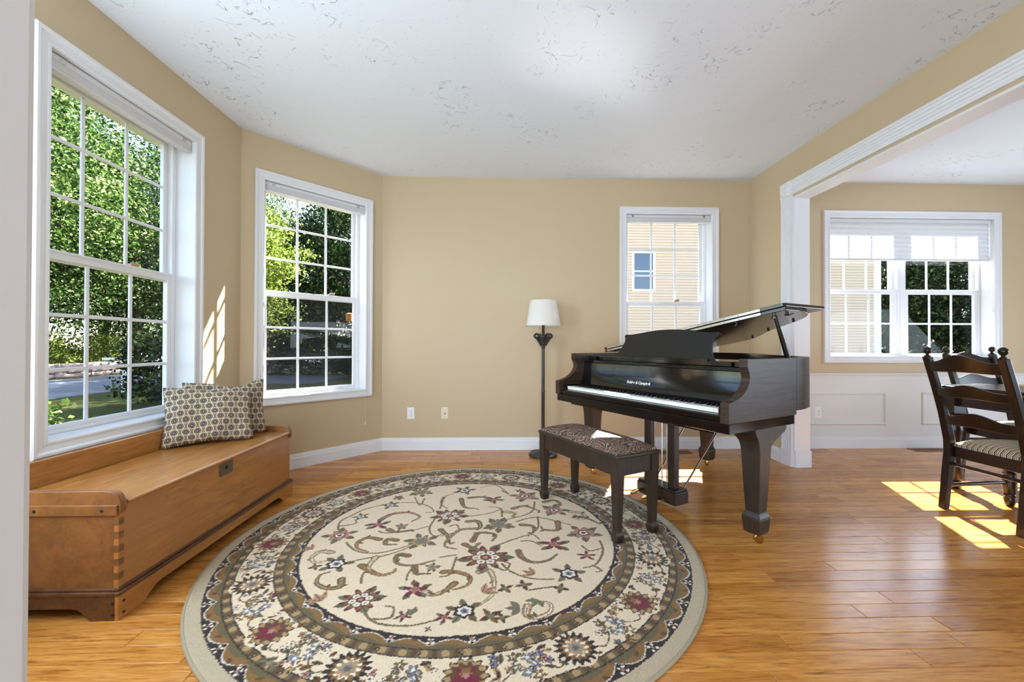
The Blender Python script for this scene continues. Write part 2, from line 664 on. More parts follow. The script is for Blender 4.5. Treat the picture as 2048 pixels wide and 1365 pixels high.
def sash(root, name, x0, x1, z0, z1, yg, gx0, gx1, gz0, gz1, nx, nz, th=.026):
    mb = MB()
    prof = None
    y0, y1 = yg - th / 2, yg + th / 2
    mb.box(x0, gx0, y0, y1, z0, z1).box(gx1, x1, y0, y1, z0, z1)
    mb.box(gx0, gx1, y0, y1, z0, gz0).box(gx0, gx1, y0, y1, gz1, z1)
    so = mb.build(name, M['vinyl'], root, bevel=.003, seg=1)
    bw = .009
    xs = [gx0 + (gx1 - gx0) * i / nx for i in range(nx + 1)]
    zs = [gz0 + (gz1 - gz0) * i / nz for i in range(nz + 1)]
    bars(so, 'muntin', [(x - bw, x + bw, yg - .007, yg + .007, gz0, gz1) for x in xs[1:-1]], M['vinyl'])
    bars(so, 'muntin', [(gx0, gx1, yg - .0065, yg + .0065, z - bw, z + bw) for z in zs[1:-1]], M['vinyl'])
    for i in range(nx):
        for k in range(nz):
            MB().box(xs[i] + (bw if i else 0) - .001, xs[i + 1] - (bw if i < nx - 1 else 0) + .001, yg - .002, yg + .002,
                     zs[k] + (bw if k else 0) - .001, zs[k + 1] - (bw if k < nz - 1 else 0) + .001).build('pane', M['glass'], so)
    return so


def sash_lock(root, x, y, z, m=None):
    mb = MB().box(x - .026, x + .026, y - .014, y + .014, z, z + .014)
    mb.box(x - .012, x + .034, y - .010, y + .006, z + .014, z + .024)
    mb.build('sash_lock', m or M['latch'], root, bevel=.002, seg=1)


def window_shell(root, w, z0, z1):
    mb = MB()
    pic_frame(mb, 0, w, z0, z1, CASING)
    mb.build('casing', M['trim'], root)
    mb = MB()
    t = .012
    mb.box(-t, 0, 0, .17, z0 - t, z1 + t).box(w, w + t, 0, .17, z0 - t, z1 + t)
    mb.box(0, w, 0, .17, z1, z1 + t).box(0, w, 0, .17, z0 - t, z0)
    mb.build('jamb', M['trim'], root)


def double_hung(root, x0, x1, z0, z1, gx0, gx1, nx, nz, lower, upper):
    """vinyl unit with an outer upper and an inner lower sash"""
    mb = MB()
    fw = .03
    mb.box(x0, x0 + fw, .112, .17, z0, z1).box(x1 - fw, x1, .112, .17, z0, z1)
    mb.box(x0 + fw, x1 - fw, .112, .17, z1 - fw, z1).box(x0 + fw, x1 - fw, .112, .17, z0, z0 + .02)
    mb.build('frame', M['vinyl'], root, bevel=.003, seg=1)
    up = sash(root, 'upper_sash', x0 + fw, x1 - fw, upper[0] - .05, z1 - fw, .157, gx0, gx1, upper[0], upper[1], nx, nz)
    lo = sash(root, 'lower_sash', x0 + fw, x1 - fw, z0 + .02, lower[1] + .042, .128, gx0, gx1, lower[0], lower[1], nx, nz)
    MB().box(x0 + fw, x1 - fw, .108, .142, lower[1] + .034, lower[1] + .046).build('meeting_rail', M['vinyl'], root, bevel=.002, seg=1)
    return up, lo


def place(root, fr, x):
    root.location = fr.M @ Vector((x, 0, 0))
    root.rotation_euler = (0, 0, fr.rz)


def blind(root_fr, x, w, z1, label, y0=.012, y1=.058, cord=None):
    t = thing('pleated_blind', label, 'blind', tuple(root_fr.M @ Vector((x, 0, 0))), root_fr.rz, 'raised pleated blinds')
    MB().box(.004, w - .004, y0, y1, z1 - .034, z1 - .004).build('headrail', M['blind'], t, bevel=.003, seg=1)
    rings = []
    zt, zb = z1 - .036, z1 - .066
    n = 7
    prof = []
    for i in range(n + 1):
        prof.append((y0 + (.004 if i % 2 else 0), zt + (zb - zt) * i / n))
    for i in range(n, -1, -1):
        prof.append((y1 - (.004 if i % 2 else 0), zt + (zb - zt) * i / n))
    MB().prism(prof, 'x', .006, w - .006).build('pleat_stack', M['blind'], t)
    MB().box(.006, w - .006, y0 + .002, y1 - .002, z1 - .078, z1 - .067).build('bottom_rail', M['blind'], t, bevel=.002, seg=1)
    for xx in (.07, w - .07):
        MB().box(xx - .012, xx + .012, y0 - .002, y0, z1 - .03, z1 - .004).build('bracket', M['steel'], t)
    if cord:
        cx, zb = cord
        yy = -.029
        MB().tube([(cx, y0 - .002, z1 - .03), (cx, -.01, z1 - .2), (cx, yy, 1.6), (cx + .003, yy, .7), (cx, yy, zb + .03)], .0011, 5).build('cord', M['plate_cream'], t)
        MB().lathe([(.002, .03), (.0045, .022), (.008, .004), (.006, 0)], 10, (cx, yy, zb)).build('tassel', M['plate_cream'], t, smooth=40)
    return t


def std_window(n, fr, x, latch_x, screen=False):
    r = struct(empty('window_%d' % n))
    place(r, fr, x)
    window_shell(r, WO, ZO0, ZO1)
    up, lo = double_hung(r, 0, WO, ZO0, ZO1, .058, .815, 3, 3, (.664, 1.460), (1.506, 2.338))
    sash_lock(r, latch_x, .124, 1.506)
    MB().box(-.06, WO + .06, .17, .235, 2.352, 2.45).build('head_sun_block', M['trim'], r)  # unseen board added outside to cut off the top of the sunbeam
    if screen:
        MB().box(.05, .826, .166, .1665, .65, 1.48).build('insect_screen', M['screen'], r)
    return r


std_window(1, F_LEFT, W1X, .575)
std_window(2, F_DIAG, W2X, .60, True)
std_window(3, F_BACK, W3X, .565)
r = struct(empty('window_4'))
place(r, F_BACK, W4X)
window_shell(r, W4W, W4Z0, W4Z1)
double_hung(r, 0, .855, W4Z0, W4Z1, .04, .768, 3, 2, (.970, 1.603), (1.652, 2.318))
double_hung(r, .89, W4W, W4Z0, W4Z1, .950, 1.672, 3, 2, (.970, 1.603), (1.652, 2.318))
MB().box(.855, .89, .108, .17, W4Z0, W4Z1).build('mullion', M['vinyl'], r)

blind(F_LEFT, W1X, WO, ZO1, 'white pleated blind drawn up at the top of the window above the wooden chest')
blind(F_DIAG, W2X, WO, ZO1, 'white pleated blind with a long pull cord, drawn up in the angled bay window', cord=(.868, .285))
blind(F_BACK, W3X, WO, ZO1, 'white pleated blind drawn up in the window behind the piano')
t = thing('cellular_shade', 'white cellular shade lowered over the top of the wide dining room window', 'blind', tuple(F_BACK.M @ Vector((W4X, 0, 0))), 0)
MB().box(.004, W4W - .004, .012, .06, W4Z1 - .042, W4Z1 - .004).build('headrail', M['blind'], t, bevel=.004)
prof_f, prof_b = [], []
zt, zb = W4Z1 - .042, 1.958
n = 8
for i in range(2 * n + 1):
    z = zt + (zb - zt) * i / (2 * n)
    prof_f.append((.036 - (.013 if i % 2 else 0), z))
    prof_b.append((.0375 + (.013 if i % 2 else 0), z))
mb = MB()
mb.prism(prof_f + [(p[0] + .0008, p[1]) for p in prof_f[::-1]], 'x', .008, W4W - .012)
mb.build('pleated_fabric', M['shade'], t)
MB().box(.008, W4W - .012, .022, .052, 1.938, 1.96).build('bottom_rail', M['blind'], t, bevel=.003)
MB().tube([(W4W - .03, .008, 2.34), (W4W - .025, .004, 1.9), (W4W - .02, 0, 1.42)], .0012, 5).build('cord', M['plate_white'], t)
MB().lathe([(.003, .04), (.010, .03), (.013, .01), (.009, 0)], 12, (W4W - .02, -.002, 1.40)).build('tassel', M['plate_white'], t, smooth=40)

# ------------------------------------------------------------------ trim: baseboards, wainscot, cased opening
BASE = [(0, 0), (-.016, 0), (-.016, .088), (-.012, .094), (-.012, .104), (-.007, .110), (-.007, .118), (-.003, .122), (0, .122)]


def baseboard(name, fr, x0, x1):
    o = MB().prism(BASE, 'x', x0, x1).build(name, M['trim'])
    o.location = fr.p0
    o.rotation_euler = (0, 0, fr.rz)
    return struct(o)


baseboard('baseboard_left', F_LEFT, 3.8, 3.0 + C1Y)
baseboard('baseboard_bay', F_DIAG, 0, DL)
baseboard('baseboard_back', F_BACK, 0, XR - C2X)
baseboard('baseboard_dining', F_BACK, XR + .115 - C2X, 6.3 - C2X)
baseboard('baseboard_right', F_RIGHT, 0, YB - 3.645)

w = struct(empty('trim_1'))
place(w, F_BACK, 0)
xw0, xw1 = XR + .115 - C2X, 6.3 - C2X
MB().box(xw0, xw1, -.008, 0, .12, .745).build('wainscot_board', M['wainscot'], w)
MB().prism([(0, .742), (-.014, .742), (-.018, .748), (-.018, .756), (-.026, .760), (-.026, .770), (0, .770)], 'x', xw0, xw1).build('chair_rail', M['wainscot'], w)
PAN = [(0, -.008), (0, -.014), (.006, -.020), (.014, -.020), (.022, -.013), (.026, -.008)]
for a, b in ((2.76, 3.975), (4.34, 5.9)):
    mb = MB()
    pic_frame(mb, a - C2X + .026, b - C2X - .026, .262, .55, PAN)
    mb.build('panel_moulding', M['wainscot'], w)

c = struct(empty('trim_2'))
place(c, F_RIGHT, 0)             # x = YB - Y, y = X - XR
xa, xb = YB - 3.645, YB - 3.518


def flute_profile(a, b, y0=-.006, y1=-.022, n=4):
    pts = [(a, 0), (a, y1)]
    wd = (b - a)
    m0 = .016
    step = (wd - 2 * m0) / n
    for i in range(n):
        x = a + m0 + i * step
        r = step * .36
        cx = x + step / 2
        pts.append((cx - r, y1))
        for k in range(1, 6):
            an = PI * k / 6
            pts.append((cx - r * math.cos(an), y1 + math.sin(an) * .009))
        pts.append((cx + r, y1))
    pts += [(b, y1), (b, 0)]
    return pts


MB().prism(flute_profile(xa, xb), 'z', .145, 2.362).build('fluted_casing', M['trim'], c)
MB().box(xa - .003, xb + .004, -.028, 0, 0, .145).build('plinth_block', M['trim'], c, bevel=.003)
cb = MB().box(xa - .003, xb + .003, -.028, 0, 2.362, 2.490).build('corner_block', M['trim'], c, bevel=.003)
Rm = Matrix.Translation(((xa + xb) / 2, -.028, 2.426)) @ Matrix.Rotation(PI / 2, 4, 'X')
MB().lathe([(.054, 0), (.054, .004), (.048, .008), (.042, .004), (.034, .003), (.030, .007), (.024, .007), (.019, .002), (.014, .003), (.010, .008), (.004, .010)], 28, M=Rm).build('rosette', M['trim'], cb, smooth=40)
# header casing runs along the top of the opening
MB().prism([(q[1], 2.362 + (q[0] - xa)) for q in flute_profile(xa, xb)], 'x', xb + .003, OPEN_T1 + .1).build('header_casing', M['trim'], c)
MB().box(OPEN_T0 - .001, OPEN_T0 + .018, -.004, .135, .0, OPEN_Z).build('jamb', M['trim'], c, bevel=.002)
MB().box(OPEN_T0 + .018, OPEN_T1, -.004, .135, OPEN_Z - .018, OPEN_Z).build('head_jamb', M['trim'], c, bevel=.002)
MB().box(OPEN_T0 - .006, OPEN_T0 + .026, .0, .142, 0, .145).build('jamb_plinth', M['trim'], c, bevel=.003)
MB().box(xa, xb + .01, .115, .137, 0, 2.36).build('dining_casing', M['trim'], c)
MB().box(xb + .003, OPEN_T1 + .1, .115, .137, 2.345, 2.47).build('dining_header_casing', M['trim'], c)

d = struct(empty('trim_3'))
place(d, F_FRONT, 0)             # x = XR - X, y = .775 - Y
xj = XR + .862
MB().box(xj, xj + .03, -.004, .16, 0, 2.62).build('jamb', M['trim'], d, bevel=.002)
MB().box(xj + .006, xj + .105, -.018, 0, 0, 2.68).build('casing', M['trim'], d, bevel=.003)
MB().box(.12, xj, -.004, .16, 2.60, 2.62).build('head_jamb', M['trim'], d)
MB().box(.10, .13, -.004, .16, 0, 2.60).build('jamb', M['trim'], d)

# ------------------------------------------------------------------ grand piano
PT = thing('grand_piano', 'black baby grand piano with its lid propped on the short stick', 'piano', (.771, 2.61, 0), -1.0895)
WH = .721
CURVE = catmull([(WH, .61), (.713, .72), (.665, .87), (.565, 1.0), (.42, 1.105), (.28, 1.205), (.16, 1.31), (.06, 1.42), (-.05, 1.515),
                 (-.2, 1.58), (-.4, 1.60), (-.57, 1.585), (-.68, 1.52), (-WH, 1.40)], 5)


def offset_curve(c, d):
    out = []
    for i, p in enumerate(c):
        a, b = c[max(i - 1, 0)], c[min(i + 1, len(c) - 1)]
        t = Vector((b[0] - a[0], b[1] - a[1])).normalized()
        out.append((p[0] - t.y * d, p[1] + t.x * d))
    return out


outer = CURVE + [(-WH, .60)]
inner = offset_curve(outer, .046)
inner[0] = (WH - .046, .61)
inner[-1] = (-WH + .046, .60)
mb = MB()
n = len(outer)
vs = [(p[0], p[1], z) for z in (.695, .987) for p in outer] + [(p[0], p[1], z) for z in (.695, .987) for p in inner]
fs = []
for i in range(n - 1):
    fs += [(i, i + 1, n + i + 1, n + i), (2 * n + i, 3 * n + i, 3 * n + i + 1, 2 * n + i + 1),
           (n + i, n + i + 1, 3 * n + i + 1, 3 * n + i), (i, 2 * n + i, 2 * n + i + 1, i + 1)]
fs += [(0, n, 3 * n, 2 * n), (n - 1, 3 * n - 1, 4 * n - 1, 2 * n - 1)]
mb.add(vs, fs)
mb.build('rim', M['ebony_side'], PT, smooth=35)
ARM = [(0, .672), (0, .772), (.006, .777), (.03, .780)] + catmull([(.03, .780), (.075, .792), (.115, .811), (.148, .838), (.166, .866), (.172, .890), (.167, .915), (.154, .940)], 4)[1:] + \
      [(.152, .946), (.152, .987), (.61, .987), (.61, .672)]
for s in (-1, 1):
    MB().prism(ARM, 'x', s * WH, s * (WH - .046)).build('arm', M['ebony_side'], PT, bevel=.002)
MB().box(-.716, .716, .012, .60, .62, .672).build('keybed', M['ebony'], PT, bevel=.003)
MB().prism([(.020, .672), (.016, .676), (.016, .700), (.022, .708), (.044, .710), (.044, .672)], 'x', -.675, .675).build('key_slip', M['ebony'], PT)
MB().box(-.60, .60, .06, .55, .600, .62).build('action_tray', M['ebony'], PT)
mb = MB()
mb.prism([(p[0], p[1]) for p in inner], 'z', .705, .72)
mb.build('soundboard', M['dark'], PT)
pl = MB().prism([(p[0], p[1]) for p in offset_curve(outer, .052)[2:-1]] + [(-.66, .62), (.66, .62)], 'z', .885, .895).build('iron_plate', M['iron'], PT)
for s in (-1, 1):
    MB().box(s * .636, s * .674, .046, .20, .700, .746).build('key_block', M['ebony'], PT, bevel=.003)
# keyboard
KW = 1.262 / 52
wk = MB().box(-KW / 2 + .0005, KW / 2 - .0005, .050, .204, .712, .735)
wk.box(-KW / 2 + .0005, KW / 2 - .0005, .048, .060, .729, .7352)
white_me = wk.build('white_key', M['ivory'], PT, bevel=.0012, seg=1)
x0 = -.631
white_me.location = (x0 + KW / 2, 0, 0)
for i in range(1, 52):
    k = white_me.copy()
    COL.objects.link(k)
    k.parent = PT
    k.location = (x0 + KW * (i + .5), 0, 0)
bk = MB().loft([[(-.0065, .100, .735), (.0065, .100, .735), (.0065, .204, .735), (-.0065, .204, .735)],
                [(-.0055, .104, .7455), (.0055, .104, .7455), (.0055, .204, .7465), (-.0055, .204, .7465)],
                [(-.0042, .108, .748), (.0042, .108, .748), (.0042, .204, .748), (-.0042, .204, .748)]])
black = None
for i in range(51):
    note = (i + 5) % 7           # white index 0 is A; C D E F G A B = 0..6
    if note in (2, 6):
        continue
    off = {0: -.0022, 1: .0022, 3: -.003, 4: 0, 5: .003}[note]
    if black is None:
        black = bk.build('black_key', M['key_black'], PT)
        k = black
    else:
        k = black.copy()
        COL.objects.link(k)
        k.parent = PT
    k.location = (x0 + KW * (i + 1) + off, 0, 0)
# fallboard with lettering
FB = [(.206, .742)] + catmull([(.206, .750), (.222, .775), (.238, .82), (.247, .87), (.250, .912)], 4) + [(.246, .917), (.250, .926), (.262, .930), (.30, .930), (.30, .742)]
fb = MB().prism(FB, 'x', -.674, .674).build('fallboard', M['ebony_face'], PT, smooth=30)


def lettering(body, size, x, y, z, tilt, parent, width):
    c = bpy.data.curves.new('lettering', 'FONT')
    c.body = body
    c.size = size
    c.offset = .0006
    c.extrude = .0004
    c.align_x = 'CENTER'
    c.materials.append(M['letter'])
    o = bpy.data.objects.new('lettering', c)
    COL.objects.link(o)
    o.parent = parent
    o.location = (x, y, z)
    o.rotation_euler = (PI / 2 - tilt, 0, 0)
    bpy.context.view_layer.update()
    s = width / max(o.dimensions.x, 1e-4)
    me = bpy.data.meshes.new_from_object(o.evaluated_get(bpy.context.evaluated_depsgraph_get()))
    bpy.data.objects.remove(o)
    me.transform(Matrix.Diagonal((s, 1.25, 1, 1)))
    me.name = 'lettering'
    o = bpy.data.objects.new('lettering', me)
    COL.objects.link(o)
    o.parent = parent
    o.location = (x, y, z)
    o.rotation_euler = (PI / 2 - tilt, 0, 0)
    return o


lettering('Kohler & Campbell', .021, -.080, .2272, .790, math.radians(19), fb, .205)
MB().box(-.672, .672, .255, .62, .900, .934).build('front_shelf', M['ebony'], PT)
dt = MB().box(-.56, .54, .300, .62, .934, .964)
dt.build('desk_tray', M['ebony'], PT, bevel=.004)
for a, b in ((-.672, -.585), (.565, .672)):
    MB().box(a, b, .29, .34, .934, .966).build('tray_rail', M['ebony'], PT, bevel=.004)


# music desk
def desk_outline():
    right = catmull([(.437, 0), (.400, .035), (.378, .08), (.370, .125), (.378, .16), (.398, .186), (.384, .203)], 5)
    top = catmull([(.384, .203), (.33, .200), (.24, .211), (.12, .228), (0, .234)], 5)[1:]
    half = right + top
    return half + [(-p[0], p[1]) for p in half[::-1][1:]]


DO = desk_outline()
tilt = math.radians(30)
Mx = Matrix.Translation((-.012, .335, .962)) @ Matrix.Rotation(PI / 2 - tilt, 4, 'X')
MB().prism(DO, 'z', -.018, 0, M=Mx).build('music_desk', M['desk_black'], PT, bevel=.003)
MB().box(-.40, .38, .318, .336, .962, .972).build('desk_lip', M['ebony'], PT, bevel=.002)

# lid: hinged on the bass side, front flap folded back on the main lid
LA = math.radians(10.2)
ML = Matrix.Translation((-.735, 0, .990)) @ Matrix.Rotation(-LA, 4, 'Y') @ Matrix.Translation((.735, 0, 0))
lo = offset_curve(outer[:-1], -.014)
lid_poly = [(.735, .52)] + [(.735, .60)] + lo[1:] + [(-.735, 1.40), (-.735, .52)]
lid = MB().prism(lid_poly, 'z', 0, .020, M=ML).build('lid', M['ebony_lid'], PT, bevel=.003)
fp = [(-.735, .52), (.722, .52), (.735, .535), (.735, .955), (.720, .972), (-.720, .972), (-.735, .955)]
MB().prism(fp, 'z', .0225, .0425, M=ML).build('lid_flap', M['ebony_lid'], PT, bevel=.003)
mb = MB().box(-.70, .60, .5165, .5205, .003, .0170, M=ML).box(-.70, .60, .5165, .5205, .0255, .0395, M=ML)
hg = mb.build('piano_hinge', M['steel'], PT)
mb = MB()
for i in range(14):
    for z in (.010, .0325):
        x = -.66 + i * .094
        mb.lathe([(.0028, 0), (.0018, .0012)], 8, M=ML @ Matrix.Translation((x, .5166, z)) @ Matrix.Rotation(PI / 2, 4, 'X'))
stuff(mb.build('screws', M['dark'], hg))
for x, y in ((.69, .62), (.55, .96), (.28, 1.16), (.02, 1.40), (-.45, 1.55)):
    MB().lathe([(.008, 0), (.008, -.010), (.006, -.013)], 10, M=ML @ Matrix.Translation((x, y, 0))).build('lid_bumper', M['dark'], PT)
top = ML @ Vector((.655, .552, -.001))
pr = MB().tube([(.668, .63, .975), tuple(top)], [.015, .0085], 10).build('lid_prop', M['ebony'], PT, smooth=40)
MB().lathe([(.016, 0), (.016, .012), (.010, .018), (.010, .03)], 12, M=ML @ Matrix.Translation((.655, .552, -.030))).build('prop_cup', M['steel_dark'], pr, smooth=40)
for x in (.40, .70):
    mb = MB().tube([ML @ Vector((x, .60, -.002)), ML @ Vector((x, .57, -.018)), ML @ Vector((x + .02, .575, -.024)), ML @ Vector((x + .03, .60, -.014))], .004, 6)
    mb.build('lid_hook', M['steel_dark'], PT, smooth=40)


def piano_leg(x, y, zt, back=.20):
    sg = 1 if x > 0 else -1
    secs = []
    for dz, ui, uo, vf, vb in ((0, .100, .052, .090, back), (.014, .100, .052, .090, back), (.030, .092, .052, .084, back * .93), (.050, .074, .052, .070, back * .70), (.072, .060, .052, .060, back * .45),
                               (.100, .053, .0515, .054, .056), (.125, .0515, .0515, .0515, .0515)):
        secs.append((zt - dz, (ui + uo) / 2, (vf + vb) / 2, sg * (uo - ui) / 2, (vb - vf) / 2))
    secs += [(z, h, h, 0, 0) for z, h in ((.30, .043), (.176, .0365), (.168, .041), (.152, .048), (.140, .0495), (.072, .044), (.062, .038), (.058, .030))]
    lg = MB().sqloft(secs).build('leg', M['espresso'], PT, bevel=.003)
    lg.location = (x, y, 0)
    mb = MB()
    mb.lathe([(.010, .058), (.010, .046), (.013, .040), (.013, .036)], 10)
    mb.box(-.013, -.009, -.006, .030, .016, .044).box(.009, .013, -.006, .030, .016, .044)
    mb.lathe([(.010, -.0085), (.0205, -.0075), (.022, 0), (.0205, .0075), (.010, .0085)], 18, M=Matrix.Translation((0, .016, .022)) @ Matrix.Rotation(PI / 2, 4, 'Y'))
    cs = mb.build('caster', M['brass'], lg, smooth=40)
    cs.rotation_euler = (0, 0, random.uniform(-1, 2))
    return lg


piano_leg(-.661, .325, .62)
piano_leg(.661, .325, .62)
piano_leg(-.365, 1.354, .705, .10)
# pedal lyre
ly = MB().box(-.17, .19, .27, .40, .575, .60).box(-.13, .15, .29, .38, .56, .576)
ly.build('lyre_block', M['espresso'], PT, bevel=.003)
mb = MB().box(-.102, -.050, .31, .36, .12, .565).box(.095, .147, .31, .36, .12, .565)
mb.build('lyre_post', M['espresso'], PT, bevel=.004)
lb = MB().box(-.135, .185, .275, .40, .04, .118).box(-.130, .180, .280, .395, .118, .132).build('pedal_box', M['espresso'], PT, bevel=.004)
for x in (-.075, .025, .125):
    ped = [(-.010, 0, 0), (.010, 0, 0), (.010, -.03, .002), (.013, -.07, 0), (.014, -.10, -.006), (.008, -.118, -.012), (-.008, -.118, -.012), (-.014, -.10, -.006), (-.013, -.07, 0), (-.010, -.03, .002)]
    MB().loft([ped, [(a, b, c + .009) for a, b, c in ped]], M=Matrix.Translation((x, .278, .070))).build('pedal', M['brass'], lb, smooth=30)
for x in (-.03, .03, .07):
    MB().tube([(x, .335, .13), (x, .335, .565)], .0035, 6).build('trapwork_rod', M['steel'], PT, smooth=60)
for x in (-.09, .14):
    MB().tube([(x, .39, .10), (x * 1.2 + .02, .93, .70)], .006, 8).build('lyre_brace', M['steel'], PT, smooth=60)

# ------------------------------------------------------------------ piano bench
m = M['paisley'] = mat('brown_paisley_fabric', lin(120, 92, 72), .85)
v = coords(m)
n0 = noise(m, v, 9, 2, .5)
vv = N(m, 'ShaderNodeVectorMath', operation='MULTIPLY_ADD')
L(m, n0.outputs['Color'], vv.inputs[0])
vv.inputs[1].default_value = (.12, .12, .12)
L(m, v, vv.inputs[2])
vo = N(m, 'ShaderNodeTexVoronoi', feature='F1')
vo.inputs['Scale'].default_value = 13
L(m, vv.outputs[0], vo.inputs['Vector'])
rings_ = math_(m, 'SINE', math_(m, 'MULTIPLY', vo.outputs['Distance'], 34.0))
cA = ramp(m, rings_, [(.0, lin(58, 46, 40)), (.45, lin(112, 92, 76)), (.8, lin(158, 134, 112))])
cB = mixc(m, ramp(m, noise(m, vv.outputs[0], 30, 2).outputs[0], [(.5, (0, 0, 0, 1)), (.62, (1, 1, 1, 1))]), cA, lin(104, 74, 60))
L(m, cB, P(m).inputs['Base Color'])
bump(m, rings_, .15, .002)
B0 = Vector((.5765, 2.55, 0))
BN = thing('piano_bench', 'dark wooden piano bench with brown paisley cushion in front of the keyboard', 'bench', tuple(B0), math.atan2(2.165 - 2.79, .61 - .292))
bl, bd = .372, .148
for sx in (-1, 1):
    for sy in (-1, 1):
        lg = MB().sqloft([(.455, .026, .026), (.36, .026, .026), (.075, .018, .018), (.066, .020, .020), (.056, .0245, .0245), (.046, .025, .025), (.016, .020, .020), (.0125, .018, .018)]).build('leg', M['espresso'], BN, bevel=.002)
        lg.location = (sx * (bl - .020), sy * (bd - .020), 0)
mb = MB().box(-bl + .02, bl - .02, -bd + .002, -bd + .022, .362, .455).box(-bl + .02, bl - .02, bd - .022, bd - .002, .362, .455)
mb.box(-bl + .002, -bl + .022, -bd + .02, bd - .02, .362, .455).box(bl - .022, bl - .002, -bd + .02, bd - .02, .362, .455)
mb.build('apron', M['espresso'], BN, bevel=.002)
MB().box(-bl - .012, bl + .012, -bd - .012, bd + .012, .455, .474).build('seat_board', M['espresso'], BN, bevel=.006, seg=3)


def cushion(mb, hx, hy, z0, ht, nx=16, ny=10, p=4.0):
    top = []
    for j in range(ny + 1):
        for i in range(nx + 1):
            x, y = -1 + 2 * i / nx, -1 + 2 * j / ny
            k = max(0, 1 - abs(x) ** p) * max(0, 1 - abs(y) ** p)
            top.append((x * hx, y * hy, z0 + ht * (.28 + .72 * k ** .5)))
    nb = len(top)
    vs = top + [(a, b, z0) for a, b, c in top]
    fs = []
    w_ = nx + 1
    for j in range(ny):
        for i in range(nx):
            a = j * w_ + i
            fs.append((a, a + 1, a + w_ + 1, a + w_))
    edge = [i for i in range(nx)] + [j * w_ + nx for j in range(ny)] + [ny * w_ + nx - i for i in range(nx)] + [(ny - j) * w_ for j in range(ny)]
    for a, b in zip(edge, edge[1:] + edge[:1]):
        fs.append((a, b, nb + b, nb + a))
    fs.append(tuple(nb + e for e in edge[::-1]))
    mb.add(vs, fs)
    return mb


cushion(MB(), bl - .004, bd - .004, .474, .045).build('cushion', M['paisley'], BN, smooth=60)

# ------------------------------------------------------------------ floor lamp
LP = thing('floor_lamp', 'dark bronze floor lamp with white drum shade standing left of the piano', 'lamp', (.41, 3.93, 0), .4)
MB().lathe([(.128, 0), (.136, .004), (.136, .020), (.130, .028), (.118, .030), (.112, .024), (.092, .024), (.088, .034), (.070, .040), (.058, .036), (.046, .044), (.030, .056), (.024, .075), (.018, .09)], 36).build('base', M['bronze'], LP, smooth=35)
mb = MB()
for k in range(8):
    a = k * PI / 4
    mb.loft([[(.05 * math.cos(a + d) * f, .05 * math.sin(a + d) * f, .03 + h) for d, f, h in ((-.22, 1.0, 0), (0, .9, .016), (.22, 1.0, 0), (0, 1.9, -.004))],
             [(.05 * math.cos(a + d) * f, .05 * math.sin(a + d) * f, .026 + h) for d, f, h in ((-.22, 1.0, 0), (0, .9, .016), (.22, 1.0, 0), (0, 1.9, -.004))]])
mb.build('leaf_ornament', M['bronze'], LP, smooth=30)
MB().lathe([(.018, .088), (.0165, .10), (.0165, .60), (.018, .604), (.018, .612), (.0155, .616), (.0145, 1.02)], 16).build('pole', M['bronze'], LP, smooth=40)
MB().lathe([(.015, 1.02), (.022, 1.028), (.019, 1.036), (.024, 1.05), (.040, 1.085), (.052, 1.115), (.060, 1.128), (.060, 1.138), (.050, 1.142), (.018, 1.145), (.014, 1.15), (.0135, 1.29)], 16).build('capital', M['bronze'], LP, smooth=40)
mb = MB()
for k in range(4):
    a = k * PI / 2
    pts = []
    for i in range(22):
        t = i / 21
        if t < .4:
            s = t / .4
            r, z = .022 + .055 * s ** 1.2, 1.045 + .075 * s
        else:
            s = (t - .4) / .6
            an = -.3 + s * 4.6
            q = .030 * (1 - .60 * s)
            r, z = .066 + q * math.cos(an), 1.128 + q * math.sin(an) + .004
        pts.append((r * math.cos(a), r * math.sin(a), z))
    mb.tube(pts, [.013 - .0055 * i / 21 for i in range(22)], 8)
mb.build('scroll', M['bronze'], LP, smooth=60)
sh = []
nS = 44
for r, z in ((.165, 1.232), (.124, 1.470)):
    sh.append([(r * math.cos(2 * PI * i / nS), r * math.sin(2 * PI * i / nS), z) for i in range(nS)])
for r, z in ((.1225, 1.470), (.1635, 1.232)):
    sh.append([(r * math.cos(2 * PI * i / nS), r * math.sin(2 * PI * i / nS), z) for i in range(nS)])
mb = MB().loft(sh + [sh[0]], False)
shade = mb.build('lamp_shade', M['lampshade'], LP, smooth=40)
mb = MB()
for r, z in ((.1655, 1.232), (.1245, 1.466)):
    mb.loft([[(rr_ * math.cos(2 * PI * i / nS), rr_ * math.sin(2 * PI * i / nS), zz) for i in range(nS)] for rr_, zz in ((r, z), (r + .0012, z), (r + .0006, z + .008), (r - .001, z + .008), (r, z))], False)
mb.build('shade_rim', M['lampshade'], shade, smooth=40)
mb = MB()
for k in range(3):
    a = k * 2 * PI / 3
    mb.tube([(0, 0, 1.445), (.123 * math.cos(a), .123 * math.sin(a), 1.455)], .002, 5)
mb.lathe([(.004, 1.29), (.004, 1.45), (.008, 1.455), (.003, 1.475)], 10)
mb.build('shade_fitter', M['bronze'], LP)
MB().lathe([(.012, 1.29), (.014, 1.31), (.026, 1.35), (.028, 1.375), (.018, 1.40), (.006, 1.41)], 14).build('bulb', M['plate_white'], LP, smooth=50)

